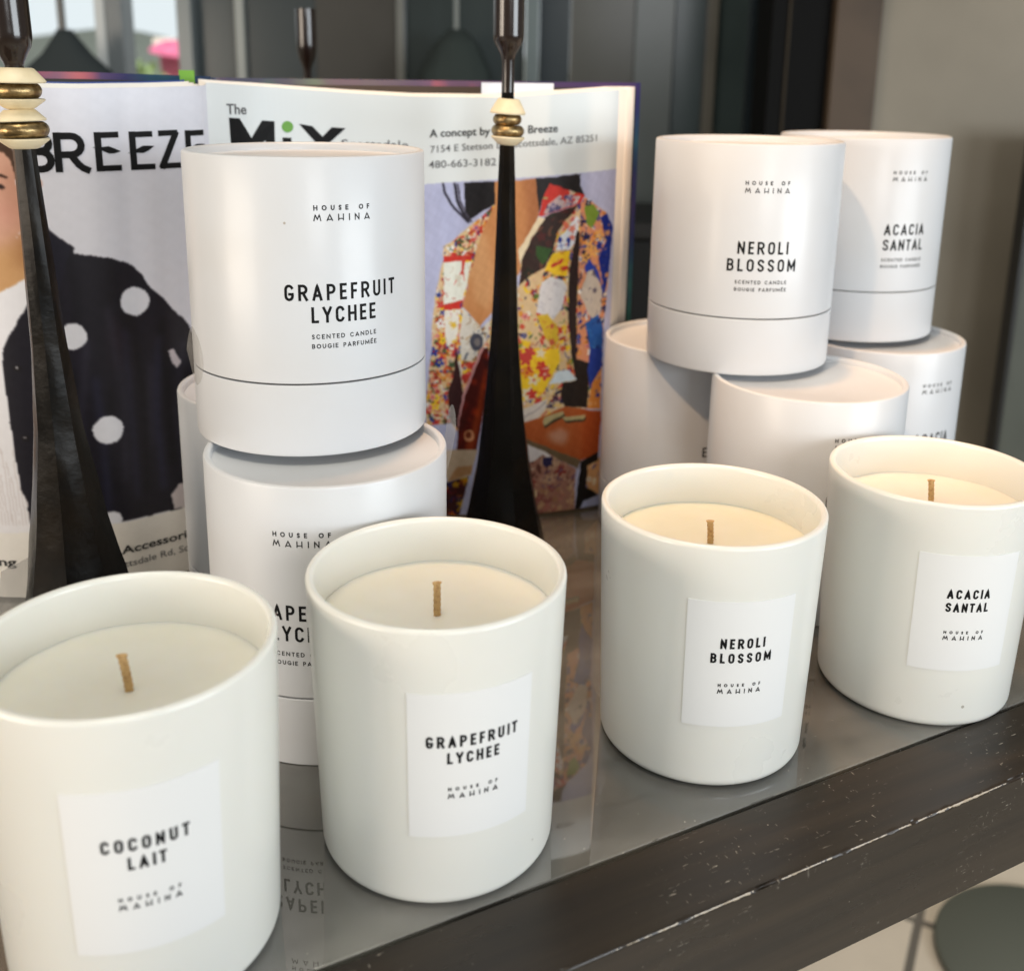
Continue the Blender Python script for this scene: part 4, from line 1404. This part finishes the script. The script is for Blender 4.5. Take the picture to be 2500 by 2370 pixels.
cl_.C += scale_noise(cl_, 2.5, .5)
cl_.soften(1)

M_print = bpy.data.materials.new('printed_page')
M_print.use_nodes = True
nt = M_print.node_tree
b = nt.nodes['Principled BSDF']
at_ = nt.nodes.new('ShaderNodeAttribute')
at_.attribute_name = 'print'
nt.links.new(at_.outputs['Color'], b.inputs['Base Color'])
b.inputs['Roughness'].default_value = 0.42
b.inputs['Specular IOR Level'].default_value = 0.3
M_leaf = mat('page_edges', s2l(236, 234, 229), 0.7)

def page_mesh(pg, cv, top, parent):
    nu, nv = cv.S.shape
    s = cv.S[:, 0]/1000
    tz = np.interp(s, top[0], top[1])
    V = np.empty((nu, nv, 3))
    for j in range(nv):
        z = .0016 + (tz - .0016)*j/(nv - 1)
        V[:, j] = pg.at(s, z)
    # resample the picture so that rows follow the real height
    C = np.empty((nu, nv, 3))
    zc = cv.Z[0]
    for i in range(nu):
        z = V[i, :, 2]*1000
        for c in range(3):
            C[i, :, c] = np.interp(z, zc, cv.C[i, :, c])
    V = V.reshape(-1, 3)
    me = bpy.data.meshes.new('page')
    q = np.arange(nu*nv).reshape(nu, nv)
    Fa = np.stack([q[:-1, :-1], q[1:, :-1], q[1:, 1:], q[:-1, 1:]], -1).reshape(-1, 4)
    me.vertices.add(len(V))
    me.vertices.foreach_set('co', V.ravel())
    me.loops.add(Fa.size)
    me.loops.foreach_set('vertex_index', Fa.ravel())
    me.polygons.add(len(Fa))
    me.polygons.foreach_set('loop_start', np.arange(0, Fa.size, 4))
    me.polygons.foreach_set('loop_total', np.full(len(Fa), 4))
    me.update(calc_edges=True)
    ca = me.color_attributes.new('print', 'FLOAT_COLOR', 'POINT')
    rgba = np.ones((nu*nv, 4), np.float32)
    rgba[:, :3] = srgb_arr(np.clip(C.reshape(-1, 3), 0, 255))*0.92
    ca.data.foreach_set('color', rgba.ravel())
    me.materials.append(M_print)
    for p in me.polygons:
        p.use_smooth = True
    o = bpy.data.objects.new('page', me)
    COL.objects.link(o)
    o.parent = parent
    return o
book = thing('open_book', 'large open book of fashion pages standing upright behind the candles', 'book', (0, 0, 0))
pgr = page_mesh(PR, cr, RTOP, book)
pgl = page_mesh(PL, cl_, LTOP, book)

def sheet(pg, s0, s1, lift, top, dz, name, m, parent, out=None, thick=0.0):
    """a leaf or board behind the page; lift < 0 is away from the reader"""
    n = 60
    V, Fc = [], []
    ss = np.linspace(s0, s1, n)
    ext = pg.at(np.array([pg.s[-1]]), 0)[0]
    dirv = (pg.P[-1] - pg.P[-3])/np.linalg.norm(pg.P[-1] - pg.P[-3]) if not out else np.array(out)
    for L in ((lift,) if not thick else (lift, lift - thick)):
        for s in ss:
            if s <= pg.s[-1]:
                p = pg.at(np.array([s]), 0, L)[0]
            else:
                p = pg.at(np.array([pg.s[-1]]), 0, L)[0] + np.array([*(dirv*(s - pg.s[-1])), 0])
            zt = float(np.interp(s, top[0], top[1])) + dz
            V.append((p[0], p[1], .0012))
            V.append((p[0], p[1], zt))
    for i in range(n - 1):
        Fc.append((2*i, 2*i + 2, 2*i + 3, 2*i + 1))
    if thick:
        k = 2*n
        for i in range(n - 1):
            Fc.append((k + 2*i, k + 2*i + 1, k + 2*i + 3, k + 2*i + 2))
            Fc.append((2*i + 1, 2*i + 3, k + 2*i + 3, k + 2*i + 1))
            Fc.append((2*i, k + 2*i, k + 2*i + 2, 2*i + 2))
        Fc.append((0, 1, k + 1, k))
        e = 2*n - 2
        Fc.append((e, k + e, k + e + 1, e + 1))
    return mesh(name, V, Fc, m, parent, True)
pr_end = PR.s[-1]
for i in range(5):
    sheet(PR, .003, pr_end + .0042 + .0018*i, -.0017*(i + 1), RTOP, .0004*i, 'page_block', M_leaf, book, out=(.97, .24), thick=.0010)
M_blue_leaf = mat('blue_leaf', s2l(40, 74, 150), 0.5)
for i in range(4):
    sheet(PL, .003, .226, -.0022*(i + 1), LTOP, .0006 + .0006*i, 'page_block', M_blue_leaf if i == 3 else M_leaf, book, thick=.0012)
# cover boards: dark inside, a painted picture on the outside showing along the edges
M_cover = bpy.data.materials.new('cover_art')
M_cover.use_nodes = True
nt = M_cover.node_tree
b = nt.nodes['Principled BSDF']
tc = nt.nodes.new('ShaderNodeTexCoord')
n1 = noise(tc, 14, 3)
nt.links.new(tc.outputs['Object'], n1.inputs['Vector'])
rp = nt.nodes.new('ShaderNodeValToRGB')
rp.color_ramp.elements[0].position = .25
rp.color_ramp.elements[0].color = (*s2l(196, 84, 88), 1)
rp.color_ramp.elements[1].position = .78
rp.color_ramp.elements[1].color = (*s2l(120, 160, 130), 1)
for p_, c_ in ((.38, s2l(70, 50, 100)), (.5, s2l(34, 40, 92)), (.6, s2l(30, 62, 92)), (.68, s2l(50, 110, 96))):
    e = rp.color_ramp.elements.new(p_)
    e.color = (*c_, 1)
nt.links.new(n1.outputs['Fac'], rp.inputs['Fac'])
nt.links.new(rp.outputs['Color'], b.inputs['Base Color'])
b.inputs['Roughness'].default_value = 0.4
M_endpaper = mat('dark_endpaper', (0.012, 0.013, 0.018), 0.6)
class Plan(Page):
    pass
CRP = Plan(cat([(GX - .004, .530), (-.10, .555), (-.03, .582), (.03, .602), (.0740, .618)]), 1)
CLP = Plan(cat([(GX - .004, .530), (-.170, .500), (-.21, .482), (-.29, .480), (-.36, .490)]), -1)
CT = ([0, .3], [.2368, .2372])
LCT = ([0, .06, .3], [.2372, .2384, .2386])
for pg, ct_ in ((CRP, CT), (CLP, LCT)):
    cvr = sheet(pg, 0.0, pg.s[-1], -.0016, ct_, 0.0, 'cover', M_cover, book, thick=.0028)
    sheet(pg, 0.003, pg.s[-1] - .003, -.0010, ct_, -.003, 'endpaper', M_endpaper, cvr, thick=.0004)
# markers sticking out of the top
def marker(x0, x1, y0, y1, z0, z1, m):
    V = [(x0, y0, z0), (x1, y1, z0), (x1, y1, z1), (x0, y0, z1), (x0, y0 + .0005, z0), (x1, y1 + .0005, z0), (x1, y1 + .0005, z1), (x0, y0 + .0005, z1)]
    mesh('page_marker', V, [(0, 1, 2, 3), (7, 6, 5, 4), (3, 2, 6, 7), (0, 3, 7, 4), (1, 5, 6, 2)], m, book)
marker(-.1562, -.1495, .517, .519, .200, .2400, mat('green_tab', s2l(120, 176, 60), 0.6))
marker(-.0150, .0225, .566, .572, .205, .2362, mat('white_slip', s2l(228, 232, 240), 0.6))

# page lettering
def page_text(V, Fc, pg, txt, size, s0, z0, ds, dz, bold=0.0, fit=None):
    v2, f2 = font_geo(txt, size, bold)
    if not v2:
        return
    w = max(p[0] for p in v2)
    k = (fit/w) if fit else 1.0
    base = len(V)
    L = math.hypot(ds, dz)
    for x, y in v2:
        x *= k
        p = pg.at(np.array([s0 + x*ds/L]), z0 + y + x*dz/L, .00022)[0]
        V.append(tuple(p))
    for f_ in f2:
        Fc.append(tuple(base + i for i in f_))
tl = .033
V, Fc = [], []
page_text(V, Fc, PR, 'A concept by Blonde Breeze', .0056, .1150, .2088, 1, .05, .016, fit=.066)
mesh('lettering', V, Fc, M_ink_dark, pgr)
V, Fc = [], []
page_text(V, Fc, PR, '7154 E Stetson Dr, Scottsdale, AZ 85251', .0050, .1150, .2010, 1, .072, .002, fit=.0885)
page_text(V, Fc, PR, '480-663-3182', .0054, .1143, .1932, 1, .05, .002, fit=.0348)
mesh('lettering', V, Fc, M_ink_grey, pgr)
V, Fc = [], []
page_text(V, Fc, PR, 'The', .0066, .0110, .2204, 1, -.03, .018, fit=.0118)
mesh('lettering', V, Fc, M_ink_grey, pgr)
V, Fc = [], []
page_text(V, Fc, PR, 'Scottsdale', .0062, .0700, .2035, 1, -.02, .004, fit=.034)
mesh('lettering', V, Fc, M_ink_grey, pgr)
def strokes(pg, P, t, V, Fc, lift):
    prs = ribbon(P, t, .002)
    base = len(V)
    for a, c in prs:
        for q in (a, c):
            V.append(tuple(pg.at(np.array([q[0]]), q[1], lift)[0]))
    for i in range(len(prs) - 1):
        Fc.append((base + 2*i, base + 2*i + 1, base + 2*i + 3, base + 2*i + 2))
V, Fc = [], []
mm = lambda L: [(x/1000, y/1000) for x, y in L]
def polyf(pg, P, V, Fc, lift):
    base = len(V)
    for x, y in mm(P):
        V.append(tuple(pg.at(np.array([x]), y, lift)[0]))
    Fc.append(tuple(range(base, base + len(P))))
# heavy title
polyf(PR, [(12.2, 218.6), (18.6, 218.2), (25.0, 208.8), (20.5, 203.6), (17.0, 207.0), (17.0, 199), (12.9, 199)], V, Fc, .0002)
polyf(PR, [(31.0, 217.0), (37.3, 216.6), (36.9, 199), (32.4, 199), (32.4, 207.6), (26.0, 203.2), (25.0, 208.8)], V, Fc, .0002)
polyf(PR, [(20.5, 203.6), (26.0, 203.2), (25.0, 208.8)], V, Fc, .0002)
polyf(PR, [(41.0, 208.8), (45.4, 208.6), (45.4, 199), (41.0, 199)], V, Fc, .0002)
polyf(PR, [(49.5, 215.3), (56.0, 214.2), (61.0, 209.0), (65.6, 213.6), (72.6, 213.2), (63.2, 205.2), (64, 199), (58, 199), (59.0, 204.6)], V, Fc, .0002)
mesh('lettering', V, Fc, M_ink, pgr)
V, Fc = [], []
polyf(PR, [(43.7 + 2.9*math.cos(a*PI/12), 213.9 + 2.75*math.sin(a*PI/12)) for a in range(24)], V, Fc, .0002)
mesh('lettering', V, Fc, M_ink_green, pgr)
V, Fc = [], []
def B_(s0, P, t=2.9, up=0.0):   # strokes given right-to-left on the left page
    strokes(PL, [((s0 - x)/1000, (197 + y + up)/1000) for x, y in P], t/1000, V, Fc, .00018 + .00001*(len(V) % 5))
# B R E E Z E, cap height 16.6 mm; E bars are little leaves
B_(83.2, [(1.5, 1.4), (1.5, 15.2)])
B_(83.2, [(2.5, 15.1), (5, 15.1)] + el(5, 12.0, 3.3, 3.1, 90, -90) + [(2.8, 8.9)])
B_(83.2, [(2.8, 8.6), (5, 8.6)] + el(5, 5.0, 3.7, 3.6, 90, -90) + [(2.5, 1.4)])
B_(73.2, [(1.6, 1.4), (1.6, 15.2)])
B_(73.2, [(2.5, 15.1), (7, 15.1)] + el(7, 11.2, 4.0, 3.9, 90, -90) + [(2.8, 7.3)])
B_(73.2, [(7.0, 6.9)] + [(7.8, 5.4), (9.4, 3.2), (11.0, 1.7), (12.6, .9)])
for s0 in (57.0, 42.0, 15.9):
    B_(s0, [(1.6, 1.4), (1.6, 15.2)])
    B_(s0, [(2.8, 15.3), (9.4, 15.4)], 2.5)
    B_(s0, [(2.8, 1.25), (9.9, 1.25)], 2.5)
for s0, sg in ((57.0, -1), (42.0, 1), (15.9, 1)):
    polyf(PL, [(s0 - x, 206 + y*1.0 + sg*(x - 6.5)*.2) for x, y in [(-1.0, -.2), (3.2, .7), (6, 1.5), (8.5, 1.0), (11.2, .2), (8.5, -1.1), (6, -1.7), (3.2, -.9)]], V, Fc, .00024)
B_(29.2, [(1.7, 15.6), (8.6, 15.7)], 2.5)
B_(29.2, [(8.6, 15.0), (1.9, 1.6)], 3.0)
B_(29.2, [(1.7, 1.3), (9.4, 1.3)], 2.5)
mesh('lettering', V, Fc, M_ink, pgl)
V, Fc = [], []
page_text(V, Fc, PL, 'Clothing', .0056, .1385, .0176, -1, 0, .022, fit=.0322)
mesh('lettering', V, Fc, M_ink_dark, pgl)
V, Fc = [], []
page_text(V, Fc, PL, 'Shoe. Accessories', .0056, .0795, .0189, -1, .004, .022, fit=.0585)
mesh('lettering', V, Fc, M_ink_dark, pgl)
V, Fc = [], []
page_text(V, Fc, PL, 'N Scottsdale Rd, Scottsdale', .0048, .0735, .0122, -1, 0, .002, fit=.0645)
mesh('lettering', V, Fc, M_ink_grey, pgl)

# clear folded sleeve lying against the left page
sv = [(-.2120, .402, .018), (-.2060, .398, .040), (-.1925, .402, .0465), (-.1905, .404, .036), (-.1940, .405, .024), (-.2040, .403, .012)]
slv = mesh('plastic_sleeve', [(x, y + d, z) for d in (0, .0008) for x, y, z in sv], [tuple(range(6)), tuple(range(11, 5, -1))] + [(i, (i+1) % 6, 6 + (i+1) % 6, 6 + i) for i in range(6)], M_seal)
tag(slv, 'small translucent plastic sleeve at the left edge behind the coconut candle', 'sleeve')
